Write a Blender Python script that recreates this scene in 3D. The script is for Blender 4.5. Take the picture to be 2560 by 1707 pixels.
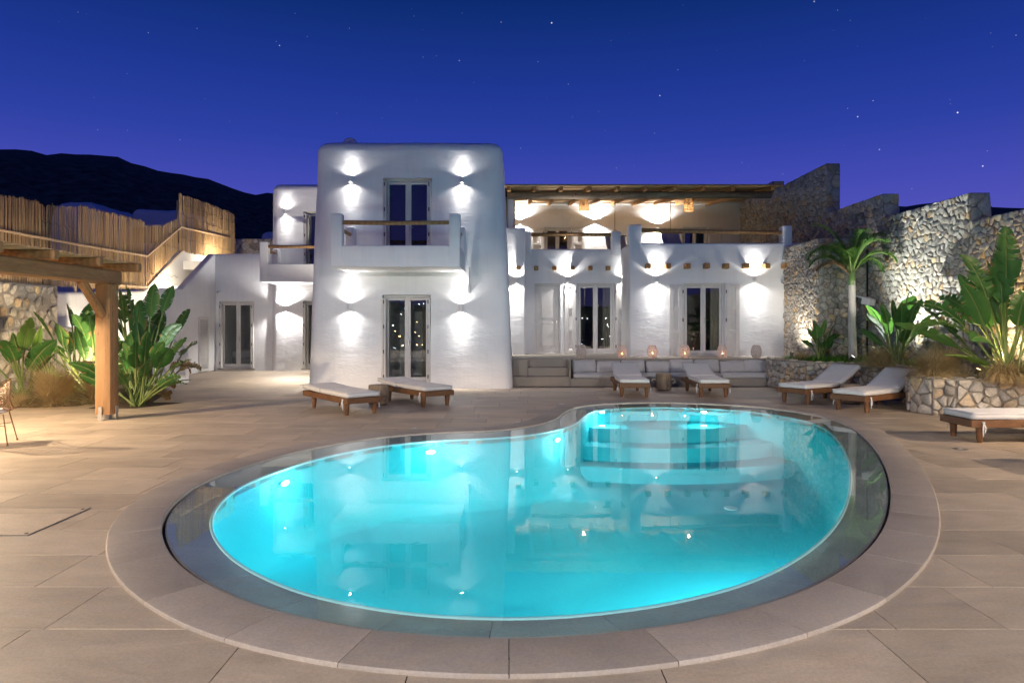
import bpy, bmesh, math, random
from math import sin, cos, pi, radians, sqrt, atan2
from mathutils import Vector, Matrix, noise
from mathutils.geometry import delaunay_2d_cdt

for o in list(bpy.data.objects):
    bpy.data.objects.remove(o)
SC = bpy.context.scene
COL = SC.collection

# ---------------------------------------------------------------- camera
CAM_H = 1.64
FPX = 1707.0                       # focal length in photograph pixels (24 mm on 36 mm)
HZ = 811.0
cam_d = bpy.data.cameras.new('camera')
cam_d.lens = 24.0
cam_d.sensor_width = 36.0
cam_d.shift_y = -42.5 / 2560.0
cam_d.clip_start = 0.05
cam_d.clip_end = 6000
cam = bpy.data.objects.new('camera', cam_d)
cam.location = (0, 0, CAM_H)
cam.rotation_euler = (radians(90), 0, 0)
COL.objects.link(cam)
SC.camera = cam

# ---------------------------------------------------------------- night sky
world = bpy.data.worlds.new('World')
SC.world = world
world.use_nodes = True
wn = world.node_tree
wn.nodes.clear()
def W(t, **kw):
    n = wn.nodes.new(t)
    for k, v in kw.items():
        setattr(n, k, v)
    return n
w_out = W('ShaderNodeOutputWorld')
w_bg = W('ShaderNodeBackground')
w_tc = W('ShaderNodeTexCoord')
w_sep = W('ShaderNodeSeparateXYZ')
w_nrm = W('ShaderNodeVectorMath', operation='NORMALIZE')
w_ramp = W('ShaderNodeValToRGB')
cr = w_ramp.color_ramp
SKY = [(0.0, (.082, .073, .335)), (.10, (.069, .066, .33)), (.18, (.040, .048, .300)), (.255, (.0165, .034, .242)),
       (.33, (.0084, .0255, .190)), (.43, (.0022, .0160, .106)), (1.0, (.001, .004, .04))]
cr.elements[0].position = SKY[0][0]; cr.elements[0].color = (*SKY[0][1], 1)
cr.elements[1].position = SKY[-1][0]; cr.elements[1].color = (*SKY[-1][1], 1)
for p, c in SKY[1:-1]:
    e = cr.elements.new(p); e.color = (*c, 1)
L = wn.links.new
L(w_tc.outputs['Generated'], w_nrm.inputs[0])
L(w_nrm.outputs[0], w_sep.inputs[0])
L(w_sep.outputs['Z'], w_ramp.inputs[0])
# stars: two layers of random points
last = w_ramp.outputs[0]
for sc_, thr, amp in ((34, .042, 1.1), (80, .058, .38)):
    vo = W('ShaderNodeTexVoronoi', voronoi_dimensions='3D', feature='F1')
    vo.inputs['Scale'].default_value = sc_
    vo.inputs['Randomness'].default_value = 1.0
    L(w_nrm.outputs[0], vo.inputs['Vector'])
    mr = W('ShaderNodeMapRange')
    mr.inputs['From Min'].default_value = thr * 1.0
    mr.inputs['From Max'].default_value = thr * .35
    mr.inputs['To Max'].default_value = amp
    L(vo.outputs['Distance'], mr.inputs['Value'])
    sp = W('ShaderNodeSeparateColor')
    L(vo.outputs['Color'], sp.inputs[0])
    pw = W('ShaderNodeMath', operation='POWER'); pw.inputs[1].default_value = 3.5
    L(sp.outputs[0], pw.inputs[0])
    mu = W('ShaderNodeMath', operation='MULTIPLY')
    L(mr.outputs[0], mu.inputs[0]); L(pw.outputs[0], mu.inputs[1])
    ad = W('ShaderNodeMixRGB', blend_type='ADD')
    ad.inputs[0].default_value = 1
    L(last, ad.inputs[1]); L(mu.outputs[0], ad.inputs[2])
    last = ad.outputs[0]
L(last, w_bg.inputs[0])
w_bg.inputs['Strength'].default_value = 1.0
L(w_bg.outputs[0], w_out.inputs[0])

SC.view_settings.view_transform = 'Standard'
SC.view_settings.look = 'None'
SC.view_settings.exposure = 0.6
SC.view_settings.gamma = 1.0
SC.cycles.max_bounces = 6
SC.cycles.diffuse_bounces = 3
SC.cycles.glossy_bounces = 3
SC.cycles.transmission_bounces = 4
SC.cycles.transparent_max_bounces = 8
SC.cycles.sample_clamp_indirect = 4.0
SC.cycles.blur_glossy = 0.5
SC.cycles.caustics_reflective = False
SC.cycles.caustics_refractive = False
SC.cycles.use_denoising = True
SC.cycles.use_adaptive_sampling = True
SC.cycles.adaptive_threshold = 0.02
SC.cycles.light_sampling_threshold = 0.03

# light levels (the pool and pergola levels also feed added, unseen lamps)
P_WALL = 120.0          # wall up/down lights of the ground floor
P_UP = 78.0            # the same on the upper floor
P_POOL = 56.0
P_PERGOLA = 700.0

# ---------------------------------------------------------------- helpers
def G(px, py, z=0.0):
    """ground point seen at a photograph pixel"""
    y = FPX * (CAM_H - z) / (py - HZ)
    return Vector(((px - 1280.0) * y / FPX, y, z))
def AT(px, py, Y):
    return Vector(((px - 1280.0) * Y / FPX, Y, CAM_H + (HZ - py) * Y / FPX))

def link(o, parent=None):
    COL.objects.link(o)
    if parent is not None:
        o.parent = parent
    return o
def mesh_obj(name, verts, faces, mat=None, parent=None, smooth=False, sharp=None, edges=()):
    me = bpy.data.meshes.new(name)
    me.from_pydata([tuple(v) for v in verts], list(edges), [tuple(f) for f in faces])
    me.update()
    if mat is not None:
        me.materials.append(mat)
    if smooth or sharp:
        me.shade_smooth()
        if sharp:
            me.set_sharp_from_angle(angle=radians(sharp))
    return link(bpy.data.objects.new(name, me), parent)
def empty(name, loc=(0, 0, 0), rz=0, parent=None):
    o = bpy.data.objects.new(name, None)
    o.empty_display_size = .2
    o.location = loc
    o.rotation_euler = (0, 0, rz)
    return link(o, parent)
def tag(o, label=None, cat=None, group=None, kind=None):
    if label: o['label'] = label
    if cat: o['category'] = cat
    if group: o['group'] = group
    if kind: o['kind'] = kind
    return o
def thing(name, label, cat, loc=(0, 0, 0), rz=0, group=None):
    return tag(empty(name, loc, rz), label, cat, group)

class MB:
    """collects simple solids and links them as one mesh"""
    def __init__(s):
        s.v = []; s.f = []
    def add(s, vs, fs):
        b = len(s.v)
        s.v += [Vector(q) for q in vs]
        s.f += [tuple(i + b for i in q) for q in fs]
        return s
    def box(s, x0, x1, y0, y1, z0, z1, M=None):
        vs = [(x0, y0, z0), (x1, y0, z0), (x1, y1, z0), (x0, y1, z0), (x0, y0, z1), (x1, y0, z1), (x1, y1, z1), (x0, y1, z1)]
        if M is not None:
            vs = [M @ Vector(v) for v in vs]
        return s.add(vs, [(3, 2, 1, 0), (4, 5, 6, 7), (0, 1, 5, 4), (1, 2, 6, 5), (2, 3, 7, 6), (3, 0, 4, 7)])
    def cbox(s, x0, x1, y0, y1, z0, z1, c=.01, M=None):
        """box with chamfered edges"""
        vs = []; 
        pts = {}
        for ix, (xa, sx) in enumerate(((x0, 1), (x1, -1))):
            for iy, (ya, sy) in enumerate(((y0, 1), (y1, -1))):
                for iz, (za, sz) in enumerate(((z0, 1), (z1, -1))):
                    for k in range(3):
                        p = [xa + sx * c, ya + sy * c, za + sz * c]
                        p[k] = (xa, ya, za)[k]
                        pts[(ix, iy, iz, k)] = len(vs)
                        vs.append(Vector(p) if M is None else M @ Vector(p))
        fs = []
        for k in range(3):
            a, b = [(1, 2), (2, 0), (0, 1)][k]
            for e in (0, 1):
                q = []
                for (i, j) in ((0, 0), (1, 0), (1, 1), (0, 1)):
                    idx = [0, 0, 0]; idx[k] = e; idx[a] = i; idx[b] = j
                    q.append(pts[(*idx, k)])
                fs.append(tuple(q if e else q[::-1]))
        for k in range(3):
            a, b = [(1, 2), (2, 0), (0, 1)][k]
            for i in (0, 1):
                for j in (0, 1):
                    lo = [0, 0, 0]; lo[a] = i; lo[b] = j; lo[k] = 0
                    hi = list(lo); hi[k] = 1
                    q = [pts[(*lo, a)], pts[(*hi, a)], pts[(*hi, b)], pts[(*lo, b)]]
                    fs.append(tuple(q if (i == j) else q[::-1]))
        for ix in (0, 1):
            for iy in (0, 1):
                for iz in (0, 1):
                    q = [pts[(ix, iy, iz, 0)], pts[(ix, iy, iz, 1)], pts[(ix, iy, iz, 2)]]
                    fs.append(tuple(q if (ix + iy + iz) % 2 else q[::-1]))
        return s.add(vs, fs)
    def tube(s, pts, rad, n=8, cap=True):
        pts = [Vector(p) for p in pts]
        if not hasattr(rad, '__len__'):
            rad = [rad] * len(pts)
        b = len(s.v)
        up = None
        for i, p in enumerate(pts):
            d = (pts[min(i + 1, len(pts) - 1)] - pts[max(i - 1, 0)])
            if d.length < 1e-9: d = Vector((0, 0, 1))
            d.normalize()
            if up is None:
                up = Vector((0, 0, 1)) if abs(d.z) < .9 else Vector((1, 0, 0))
            a = d.cross(up)
            if a.length < 1e-6: a = d.orthogonal()
            a.normalize()
            c = a.cross(d).normalized()
            up = c
            for k in range(n):
                t = 2 * pi * k / n
                s.v.append(p + (a * cos(t) + c * sin(t)) * rad[i])
        for i in range(len(pts) - 1):
            for k in range(n):
                k2 = (k + 1) % n
                s.f.append((b + i * n + k, b + i * n + k2, b + (i + 1) * n + k2, b + (i + 1) * n + k))
        if cap:
            s.f.append(tuple(b + k for k in range(n))[::-1])
            e = b + (len(pts) - 1) * n
            s.f.append(tuple(e + k for k in range(n)))
        return s
    def lathe(s, prof, n=16, c=(0, 0, 0), cap=True):
        b = len(s.v)
        for r, z in prof:
            for k in range(n):
                t = 2 * pi * k / n
                s.v.append(Vector((c[0] + r * cos(t), c[1] + r * sin(t), c[2] + z)))
        for i in range(len(prof) - 1):
            for k in range(n):
                k2 = (k + 1) % n
                s.f.append((b + i * n + k, b + i * n + k2, b + (i + 1) * n + k2, b + (i + 1) * n + k))
        if cap:
            s.f.append(tuple(b + k for k in range(n))[::-1])
            e = b + (len(prof) - 1) * n
            s.f.append(tuple(e + k for k in range(n)))
        return s
    def build(s, name, mat, parent=None, smooth=False, sharp=None):
        return mesh_obj(name, s.v, s.f, mat, parent, smooth, sharp)

def bevel(o, w=.01, seg=2, angle=40):
    m = o.modifiers.new('bevel', 'BEVEL')
    m.width = w; m.segments = seg; m.limit_method = 'ANGLE'; m.angle_limit = radians(angle)
    m.harden_normals = False
    return o
def bake(o):
    """apply modifiers into plain mesh data"""
    dg = bpy.context.evaluated_depsgraph_get()
    me = bpy.data.meshes.new_from_object(o.evaluated_get(dg))
    old = o.data
    o.modifiers.clear()
    o.data = me
    bpy.data.meshes.remove(old)
    return o
def cut(o, boxes):
    """cut box openings (x0,x1,y0,y1,z0,z1) out of a closed mesh"""
    m = MB()
    for b in boxes:
        m.box(*b)
    c = m.build('cutter', None)
    md = o.modifiers.new('cut', 'BOOLEAN')
    md.operation = 'DIFFERENCE'; md.object = c; md.solver = 'EXACT'
    bpy.context.view_layer.update()
    bake(o)
    bpy.data.objects.remove(c)
    o.data.shade_smooth()
    o.data.set_sharp_from_angle(angle=radians(35))
    return o

def mass(name, x0, x1, y0, y1, z0, z1, mat, parent=None, r=.12, batter=(0, 0, 0, 0), step=.3, amp=.012, rt=None, seed=0):
    """a plastered mass: rounded upright edges, rounded top, slightly uneven faces; batter = lean-in of left,right,front,back at the top"""
    rt = r if rt is None else rt
    v = []; f = []
    H = z1 - z0
    nz = max(2, int((H - rt) / step))
    lev = [(z0 + (H - rt) * i / nz, 0.0) for i in range(nz + 1)]
    if rt > 0:
        for k in range(1, 6):
            a = pi / 2 * k / 5
            lev.append((z1 - rt + rt * sin(a), rt * (1 - cos(a))))
    nx = max(1, int((x1 - x0) / step)); ny = max(1, int((y1 - y0) / step))
    def ring(z, ins):
        t = (z - z0) / H
        a0 = x0 + batter[0] * t + ins; a1 = x1 - batter[1] * t - ins
        b0 = y0 + batter[2] * t + ins; b1 = y1 - batter[3] * t - ins
        rr = max(.002, r - ins * .6)
        P = []
        def side(p, q, n):
            for i in range(n):
                P.append((p[0] + (q[0] - p[0]) * i / n, p[1] + (q[1] - p[1]) * i / n))
        def arc(cx, cy, s0):
            for i in range(4):
                a = s0 + pi / 2 * i / 4
                P.append((cx + rr * cos(a), cy + rr * sin(a)))
        side((a0 + rr, b0), (a1 - rr, b0), nx); arc(a1 - rr, b0 + rr, -pi / 2)
        side((a1, b0 + rr), (a1, b1 - rr), ny); arc(a1 - rr, b1 - rr, 0)
        side((a1 - rr, b1), (a0 + rr, b1), nx); arc(a0 + rr, b1 - rr, pi / 2)
        side((a0, b1 - rr), (a0, b0 + rr), ny); arc(a0 + rr, b0 + rr, pi)
        return P
    N = None
    cx, cy = (x0 + x1) / 2, (y0 + y1) / 2
    for z, ins in lev:
        P = ring(z, ins)
        N = len(P)
        for (x, y) in P:
            d = noise.noise_vector(Vector((x * .9 + seed, y * .9, z * .9))) * amp + noise.noise_vector(Vector((x * 3 + seed, y * 3, z * 3))) * amp * .35
            v.append(Vector((x, y, z)) + d * (1 if z > z0 + .01 else 0))
    for i in range(len(lev) - 1):
        for k in range(N):
            k2 = (k + 1) % N
            f.append((i * N + k, i * N + k2, (i + 1) * N + k2, (i + 1) * N + k))
    f.append(tuple(range(N))[::-1])
    f.append(tuple(range((len(lev) - 1) * N, len(lev) * N)))
    return mesh_obj(name, v, f, mat, parent, sharp=50)

def prism_x(name, prof, x0, x1, mat, parent=None, bev=.04):
    """extrude a (y,z) outline along x"""
    n = len(prof)
    v = [(x0, y, z) for y, z in prof] + [(x1, y, z) for y, z in prof]
    f = [tuple(range(n)), tuple(range(2 * n - 1, n - 1, -1))]
    f += [(i, i + n, (i + 1) % n + n, (i + 1) % n) for i in range(n)]
    o = mesh_obj(name, v, f, mat, parent)
    fix(o)
    if bev:
        bevel(o, bev, 3); o.data.shade_smooth()
    return o
def prism_y(name, prof, y0, y1, mat, parent=None, bev=.04):
    n = len(prof)
    v = [(x, y0, z) for x, z in prof] + [(x, y1, z) for x, z in prof]
    f = [tuple(range(n)), tuple(range(2 * n - 1, n - 1, -1))]
    f += [(i, i + n, (i + 1) % n + n, (i + 1) % n) for i in range(n)]
    o = mesh_obj(name, v, f, mat, parent)
    fix(o)
    if bev:
        bevel(o, bev, 3); o.data.shade_smooth()
    return o
def fix(o):
    bm = bmesh.new(); bm.from_mesh(o.data)
    bmesh.ops.recalc_face_normals(bm, faces=bm.faces)
    bm.to_mesh(o.data); bm.free()
    return o

def copy_tree(o, parent=None):
    c = o.copy(); COL.objects.link(c); c.parent = parent
    for ch in list(o.children):
        copy_tree(ch, c)
    return c

# ---------------------------------------------------------------- materials
def nodes(name):
    m = bpy.data.materials.new(name)
    m.use_nodes = True
    nt = m.node_tree
    nt.nodes.clear()
    return m, nt
class NT:
    def __init__(s, name):
        s.m, s.t = nodes(name)
        s.out = s.n('ShaderNodeOutputMaterial')
    def n(s, t, ins=None, **kw):
        q = s.t.nodes.new(t)
        for k, v in kw.items():
            setattr(q, k, v)
        for k, v in (ins or {}).items():
            s.set(q, k, v)
        return q
    def set(s, q, k, v):
        if hasattr(v, 'outputs') :
            v = v.outputs[0]
        if isinstance(v, bpy.types.NodeSocket):
            s.t.links.new(v, q.inputs[k])
        else:
            q.inputs[k].default_value = v
    def coord(s, kind='Object', scale=(1, 1, 1)):
        tc = s.n('ShaderNodeTexCoord')
        mp = s.n('ShaderNodeMapping', {'Vector': tc.outputs[kind], 'Scale': scale})
        return mp.outputs[0]
    def world(s, scale=(1, 1, 1)):
        g = s.n('ShaderNodeNewGeometry')
        mp = s.n('ShaderNodeMapping', {'Vector': g.outputs['Position'], 'Scale': scale})
        return mp.outputs[0]
    def noise(s, vec, scale, detail=4, rough=.55, dist=0):
        return s.n('ShaderNodeTexNoise', {'Vector': vec, 'Scale': scale, 'Detail': detail, 'Roughness': rough, 'Distortion': dist}).outputs[0]
    def ramp(s, fac, stops):
        r = s.n('ShaderNodeValToRGB', {'Fac': fac})
        e = r.color_ramp.elements
        def c4(c):
            return (c, c, c, 1) if not hasattr(c, '__len__') else (*c, 1)
        e[0].position = stops[0][0]; e[0].color = c4(stops[0][1])
        e[1].position = stops[-1][0]; e[1].color = c4(stops[-1][1])
        for p, c in stops[1:-1]:
            q = e.new(p); q.color = c4(c)
        return r.outputs[0]
    def mix(s, fac, a, b, mode='MIX'):
        q = s.n('ShaderNodeMixRGB', blend_type=mode)
        s.set(q, 0, fac)
        s.set(q, 1, a if hasattr(a, 'is_linked') else (*a, 1))
        s.set(q, 2, b if hasattr(b, 'is_linked') else (*b, 1))
        return q.outputs[0]
    def math(s, op, a, b=0.0):
        q = s.n('ShaderNodeMath', operation=op)
        s.set(q, 0, a); s.set(q, 1, b)
        return q.outputs[0]
    def bump(s, h, strength=.3, dist=.02, normal=None):
        q = s.n('ShaderNodeBump', {'Height': h, 'Strength': strength, 'Distance': dist})
        if normal is not None:
            s.set(q, 'Normal', normal)
        return q.outputs[0]
    def pbr(s, color, rough=.6, normal=None, spec=.4, **kw):
        q = s.n('ShaderNodeBsdfPrincipled')
        s.set(q, 'Base Color', color if hasattr(color, 'is_linked') else (*color, 1))
        s.set(q, 'Roughness', rough)
        s.set(q, 'Specular IOR Level', spec)
        if normal is not None:
            s.set(q, 'Normal', normal)
        for k, v in kw.items():
            s.set(q, k, v)
        s.t.links.new(q.outputs[0], s.out.inputs[0])
        return s.m

def m_plaster():
    k = NT('plaster')
    p = k.world()
    big = k.noise(k.world((1, 1, 1.6)), 1.6, 3, .5)
    trowel = k.noise(k.world((1.0, 1.0, 3.2)), 4.2, 5, .62, .6)
    fine = k.noise(p, 60, 3, .6)
    b = k.bump(trowel, .36, .022)
    b = k.bump(big, .3, .05, b)
    b = k.bump(fine, .12, .003, b)
    col = k.ramp(big, [(.25, (.76, .75, .735)), (.75, (.82, .815, .80))])
    drip = k.noise(k.world((5, 5, .3)), 1.5, 5, .7)
    col = k.mix(1.0, col, k.ramp(drip, [(.28, .94), (.5, 1.0)]), 'MULTIPLY')
    return k.pbr(col, .88, b, .2)
def m_concrete(name, c, rough=.75):
    k = NT(name)
    n1 = k.noise(k.world(), 1.3, 5, .6)
    n2 = k.noise(k.world(), 45, 4, .6)
    col = k.mix(k.ramp(n1, [(.3, .0), (.7, 1.0)]), tuple(x * .86 for x in c), tuple(min(1, x * 1.12) for x in c))
    return k.pbr(col, rough, k.bump(n2, .22, .004), .3)
def m_tile(name, c, var=.12, streak=(1.4, 3.2, 1)):
    k = NT(name)
    oi = k.n('ShaderNodeObjectInfo')
    off = k.n('ShaderNodeVectorMath', operation='MULTIPLY_ADD')
    g = k.n('ShaderNodeNewGeometry')
    comb = k.n('ShaderNodeCombineXYZ', {'X': oi.outputs['Random'], 'Y': k.math('MULTIPLY', oi.outputs['Random'], 7.3), 'Z': oi.outputs['Random']})
    k.set(off, 0, comb); off.inputs[1].default_value = (37, 23, 11); k.set(off, 2, g.outputs['Position'])
    mp = k.n('ShaderNodeMapping', {'Vector': off, 'Scale': streak})
    n1 = k.noise(mp, 1.1, 6, .62, .8)
    n2 = k.noise(k.n('ShaderNodeMapping', {'Vector': off, 'Scale': (1, 2.2, 1)}), 5.5, 5, .65)
    n3 = k.noise(k.world(), 130, 3, .7)
    fac = k.ramp(n1, [(.28, 0.0), (.72, 1.0)])
    col = k.mix(fac, tuple(x * .78 for x in c), tuple(x * 1.13 for x in c))
    col = k.mix(k.math('MULTIPLY', k.ramp(n2, [(.42, 0.0), (.75, 1.0)]), .35), col, (c[0] * 1.25, c[1] * 1.12, c[2] * .9))
    tone = k.ramp(oi.outputs['Random'], [(0, 1 - var), (1, 1 + var)])
    col = k.mix(1.0, col, tone, 'MULTIPLY')
    n4 = k.noise(k.world(), 48, 4, .7)
    speck = k.mix(.5, k.ramp(n3, [(.35, .80), (.7, 1.12)]), k.ramp(n4, [(.32, .74), (.68, 1.16)]))
    stain = k.noise(off, .45, 4, .6)
    col = k.mix(1.0, col, k.ramp(stain, [(.3, .80), (.65, 1.08)]), 'MULTIPLY')
    col = k.mix(1.0, col, speck, 'MULTIPLY')
    rough = k.ramp(n2, [(.3, .42), (.75, .62)])
    b = k.bump(n3, .35, .0035)
    b = k.bump(n1, .25, .006, b)
    return k.pbr(col, rough, b, .45)
def m_wood(name, dark, light, scale=(1, 1, 1), rough=.6, ring=22.0, wave=.45):
    k = NT(name)
    v = k.coord('Object', scale)
    n1 = k.noise(v, 3.2, 5, .6, .4)
    wv = k.n('ShaderNodeTexWave', {'Vector': v, 'Scale': ring * .25, 'Distortion': 5.0, 'Detail': 3.0, 'Detail Scale': 1.2}, bands_direction='X')
    n2 = k.noise(v, 38, 3, .6)
    fac = k.mix(wave, k.ramp(n1, [(.25, 0.0), (.75, 1.0)]), wv.outputs[0])
    col = k.mix(fac, dark, light)
    col = k.mix(.3, col, k.mix(n2, tuple(x * .6 for x in dark), light))
    crack = k.ramp(k.noise(k.coord('Object', tuple(q * 2.2 for q in scale)), 4.0, 3, .5, .3), [(.30, 1.0), (.36, 0.0)])
    col = k.mix(k.math('MULTIPLY', crack, .6), col, tuple(x * .35 for x in dark))
    b = k.bump(n2, .4, .004)
    b = k.bump(wv.outputs[0], .2, .004, b)
    return k.pbr(col, rough, b, .3)
def m_plain(name, c, rough=.5, metal=0.0, spec=.4, bumpy=0.0, bs=60):
    k = NT(name)
    nn = k.noise(k.coord(), 7, 4)
    col = k.mix(nn, tuple(x * .9 for x in c), tuple(min(1, x * 1.08) for x in c))
    b = k.bump(k.noise(k.coord(), bs, 3), bumpy, .005) if bumpy else None
    return k.pbr(col, rough, b, spec, Metallic=metal)
def m_fabric(name, c, wr=.35):
    k = NT(name)
    v = k.coord()
    weave = k.noise(v, 240, 2, .6)
    wrk = k.noise(k.coord('Object', (2.5, 1, 1)), 4.0, 4, .6, 1.2)
    mott = k.noise(v, 9, 4)
    col = k.mix(mott, tuple(x * .9 for x in c), tuple(min(1, x * 1.06) for x in c))
    b = k.bump(weave, .25, .002)
    b = k.bump(wrk, wr, .025, b)
    return k.pbr(col, .92, b, .15, **{'Sheen Weight': .2})
def m_emit(name, c, s):
    k = NT(name)
    e = k.n('ShaderNodeEmission', {'Color': (*c, 1), 'Strength': s})
    k.t.links.new(e.outputs[0], k.out.inputs[0])
    return k.m
def m_layered(name, tint, ior, rough, bump=None, boost=1.0):
    """clear sheet: what lies behind it, plus a reflection that grows towards grazing view"""
    k = NT(name)
    tr = k.n('ShaderNodeBsdfTransparent', {'Color': (*tint, 1)})
    gl = k.n('ShaderNodeBsdfGlossy', {'Color': (1, 1, 1, 1), 'Roughness': rough})
    g = k.n('ShaderNodeNewGeometry')
    dt = k.n('ShaderNodeVectorMath', operation='DOT_PRODUCT')
    k.set(dt, 0, g.outputs['Incoming'])
    if bump:
        b = bump(k)
        k.set(dt, 1, b); k.set(gl, 'Normal', b)
    else:
        k.set(dt, 1, g.outputs['Normal'])
    c = k.math('SUBTRACT', 1.0, k.math('ABSOLUTE', dt.outputs['Value']))
    f0 = ((ior - 1) / (ior + 1)) ** 2
    fac = k.math('MINIMUM', k.math('MULTIPLY', k.math('ADD', k.math('MULTIPLY', k.math('POWER', c, 5.0), 1 - f0), f0), boost), 1.0)
    mx = k.n('ShaderNodeMixShader')
    k.set(mx, 0, fac)
    k.t.links.new(tr.outputs[0], mx.inputs[1]); k.t.links.new(gl.outputs[0], mx.inputs[2])
    k.t.links.new(mx.outputs[0], k.out.inputs[0])
    return k.m
def m_stone():
    k = NT('field_stone')
    at = k.n('ShaderNodeAttribute', attribute_name='rnd')
    r = at.outputs['Fac']
    base = k.ramp(r, [(0, (0.260, 0.233, 0.198)), (.18, (0.390, 0.359, 0.312)), (.36, (0.468, 0.428, 0.372)), (.5, (0.351, 0.328, 0.300)), (.62, (0.520, 0.447, 0.348)), (.75, (0.429, 0.403, 0.378)), (.86, (0.546, 0.416, 0.258)), (.94, (0.455, 0.315, 0.180)), (1, (0.559, 0.517, 0.456))])
    n1 = k.noise(k.world(), 9, 5, .65)
    n2 = k.noise(k.world(), 34, 4, .65)
    vr = k.n('ShaderNodeTexVoronoi', {'Vector': k.world(), 'Scale': 26.0})
    col = k.mix(1.0, base, k.ramp(n1, [(.28, .68), (.72, 1.2)]), 'MULTIPLY')
    col = k.mix(1.0, col, k.ramp(n2, [(.3, .78), (.6, 1.05)]), 'MULTIPLY')
    b = k.bump(n2, .55, .012)
    b = k.bump(n1, .5, .03, b)
    return k.pbr(col, .9, b, .2)
def m_reed(name, dark, light, axis='Z'):
    k = NT(name)
    at = k.n('ShaderNodeAttribute', attribute_name='rnd')
    sc = {'Z': (18, 18, 2.2), 'X': (2.2, 18, 18)}[axis]
    n = k.noise(k.world(sc), 3.0, 4, .7)
    col = k.mix(at.outputs['Fac'], dark, light)
    col = k.mix(k.ramp(n, [(.60, 0.0), (.74, .85)]), col, tuple(x * .28 for x in dark))
    return k.pbr(col, .6, None, .35)
def m_leaf(name, dark, light, vein=True, trans=.25):
    k = NT(name)
    at = k.n('ShaderNodeAttribute', attribute_name='rnd')
    n = k.noise(k.coord('Object'), 6, 4)
    col = k.mix(k.math('MINIMUM', k.math('ADD', k.math('MULTIPLY', at.outputs['Fac'], .7), k.math('MULTIPLY', n, .3)), 1.0), dark, light)
    col = k.mix(k.n('ShaderNodeMapRange', {'Value': at.outputs['Fac'], 'From Min': 1.05, 'From Max': 1.5}).outputs[0], col, (.24, .13, .055))
    q = k.n('ShaderNodeBsdfPrincipled', {'Roughness': .48, 'Specular IOR Level': .4})
    k.set(q, 'Base Color', col)
    w = k.noise(k.coord('Object', (1, 1, 1)), 30, 2)
    k.set(q, 'Normal', k.bump(w, .15, .006))
    tl = k.n('ShaderNodeBsdfTranslucent')
    k.set(tl, 'Color', k.mix(.5, col, (light[0] * 1.3, light[1] * 1.3, light[2] * .8)))
    mx = k.n('ShaderNodeMixShader', {0: trans})
    k.t.links.new(q.outputs[0], mx.inputs[1]); k.t.links.new(tl.outputs[0], mx.inputs[2])
    k.t.links.new(mx.outputs[0], k.out.inputs[0])
    return k.m

M = {}
M['plaster'] = m_plaster()
M['paint'] = m_plain('offwhite_paint', (.66, .63, .59), .45)
M['tile'] = m_tile('sandstone_tile', (.53, .43, .325))
M['coping'] = m_tile('coping_stone', (.41, .35, .30), .05, (1, 1, 1))
M['grout'] = m_concrete('grout', (.10, .085, .07))
M['screed'] = m_concrete('grey_screed', (.30, .265, .22))
M['mortar'] = m_concrete('lime_mortar', (.22, .195, .16))
M['stone'] = m_stone()
M['wood_bed'] = m_wood('dark_stained_wood', (.085, .036, .015), (.20, .095, .042), (1.6, 1.6, 1.6), .55, 4.0, .08)
M['wood_beam'] = m_wood('golden_beam_wood', (.26, .125, .045), (.50, .27, .10), (1.5, .6, 1.5), .6)
M['wood_post'] = m_wood('post_wood', (.17, .082, .032), (.37, .205, .085), (3.5, 3.5, .45), .65)
M['wood_post_y'] = m_wood('beam_wood', (.17, .082, .032), (.37, .205, .085), (3.5, .5, 3.5), .65)
M['wood_post_x'] = m_wood('joist_wood', (.17, .082, .032), (.37, .205, .085), (.5, 3.5, 3.5), .65)
M['wood_rail'] = m_wood('rail_wood', (.22, .12, .05), (.46, .27, .12), (.4, 2, 2), .55)
M['wood_grey'] = m_wood('weathered_wood', (.15, .11, .08), (.36, .28, .20), (1.5, 1.5, .6), .8)
M['log'] = m_wood('log_wood', (.12, .085, .058), (.33, .25, .175), (2, 2, .5), .85)
M['log_end'] = m_wood('log_end', (.30, .23, .16), (.52, .43, .33), (4, 4, 4), .85)
M['reed'] = m_reed('reed_cane', (.36, .22, .10), (.62, .44, .23))
M['reed_roof'] = m_reed('reed_roof', (.33, .20, .10), (.58, .40, .22), 'X')
M['batten'] = m_wood('pale_batten', (.52, .35, .20), (.72, .54, .36), (1, 1, 1), .7)
M['mattress'] = m_fabric('pale_canvas', (.62, .60, .585))
M['cushion'] = m_fabric('grey_canvas', (.50, .485, .475), .5)
M['glass'] = m_layered('window_glass', (.80, .82, .82), 1.5, .0, boost=1.3)
M['steel'] = m_plain('brushed_steel', (.5, .48, .45), .35, 1.0)
M['dark_metal'] = m_plain('dark_metal', (.06, .055, .05), .45, .7)
M['white_metal'] = m_plain('white_enamel', (.75, .74, .72), .4)
M['black'] = m_plain('black_plastic', (.015, .015, .017), .4)
M['lens'] = m_emit('lamp_lens', (1.0, .96, .90), 30.0)
M['pool_lens'] = m_emit('pool_lens', (.80, 1.0, 1.0), 9.0)
M['soil'] = m_concrete('garden_soil', (.085, .055, .035), .95)
M['curtain'] = m_fabric('linen_curtain', (.56, .50, .40))
M['rope'] = m_plain('rope', (.42, .36, .28), .9, bumpy=.5, bs=180)
M['wicker'] = m_plain('wicker', (.58, .38, .19), .6)
M['lattice'] = m_plain('lantern_cane', (.66, .55, .48), .65)
M['candle'] = m_emit('candle_flame', (1.0, .46, .14), 18.0)
M['wax'] = m_plain('wax', (.75, .66, .5), .5)
M['gold_wire'] = m_plain('bronze_wire', (.20, .10, .04), .45, .5)
M['interior'] = m_plain('room_wall', (.42, .40, .38), .8)
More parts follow.
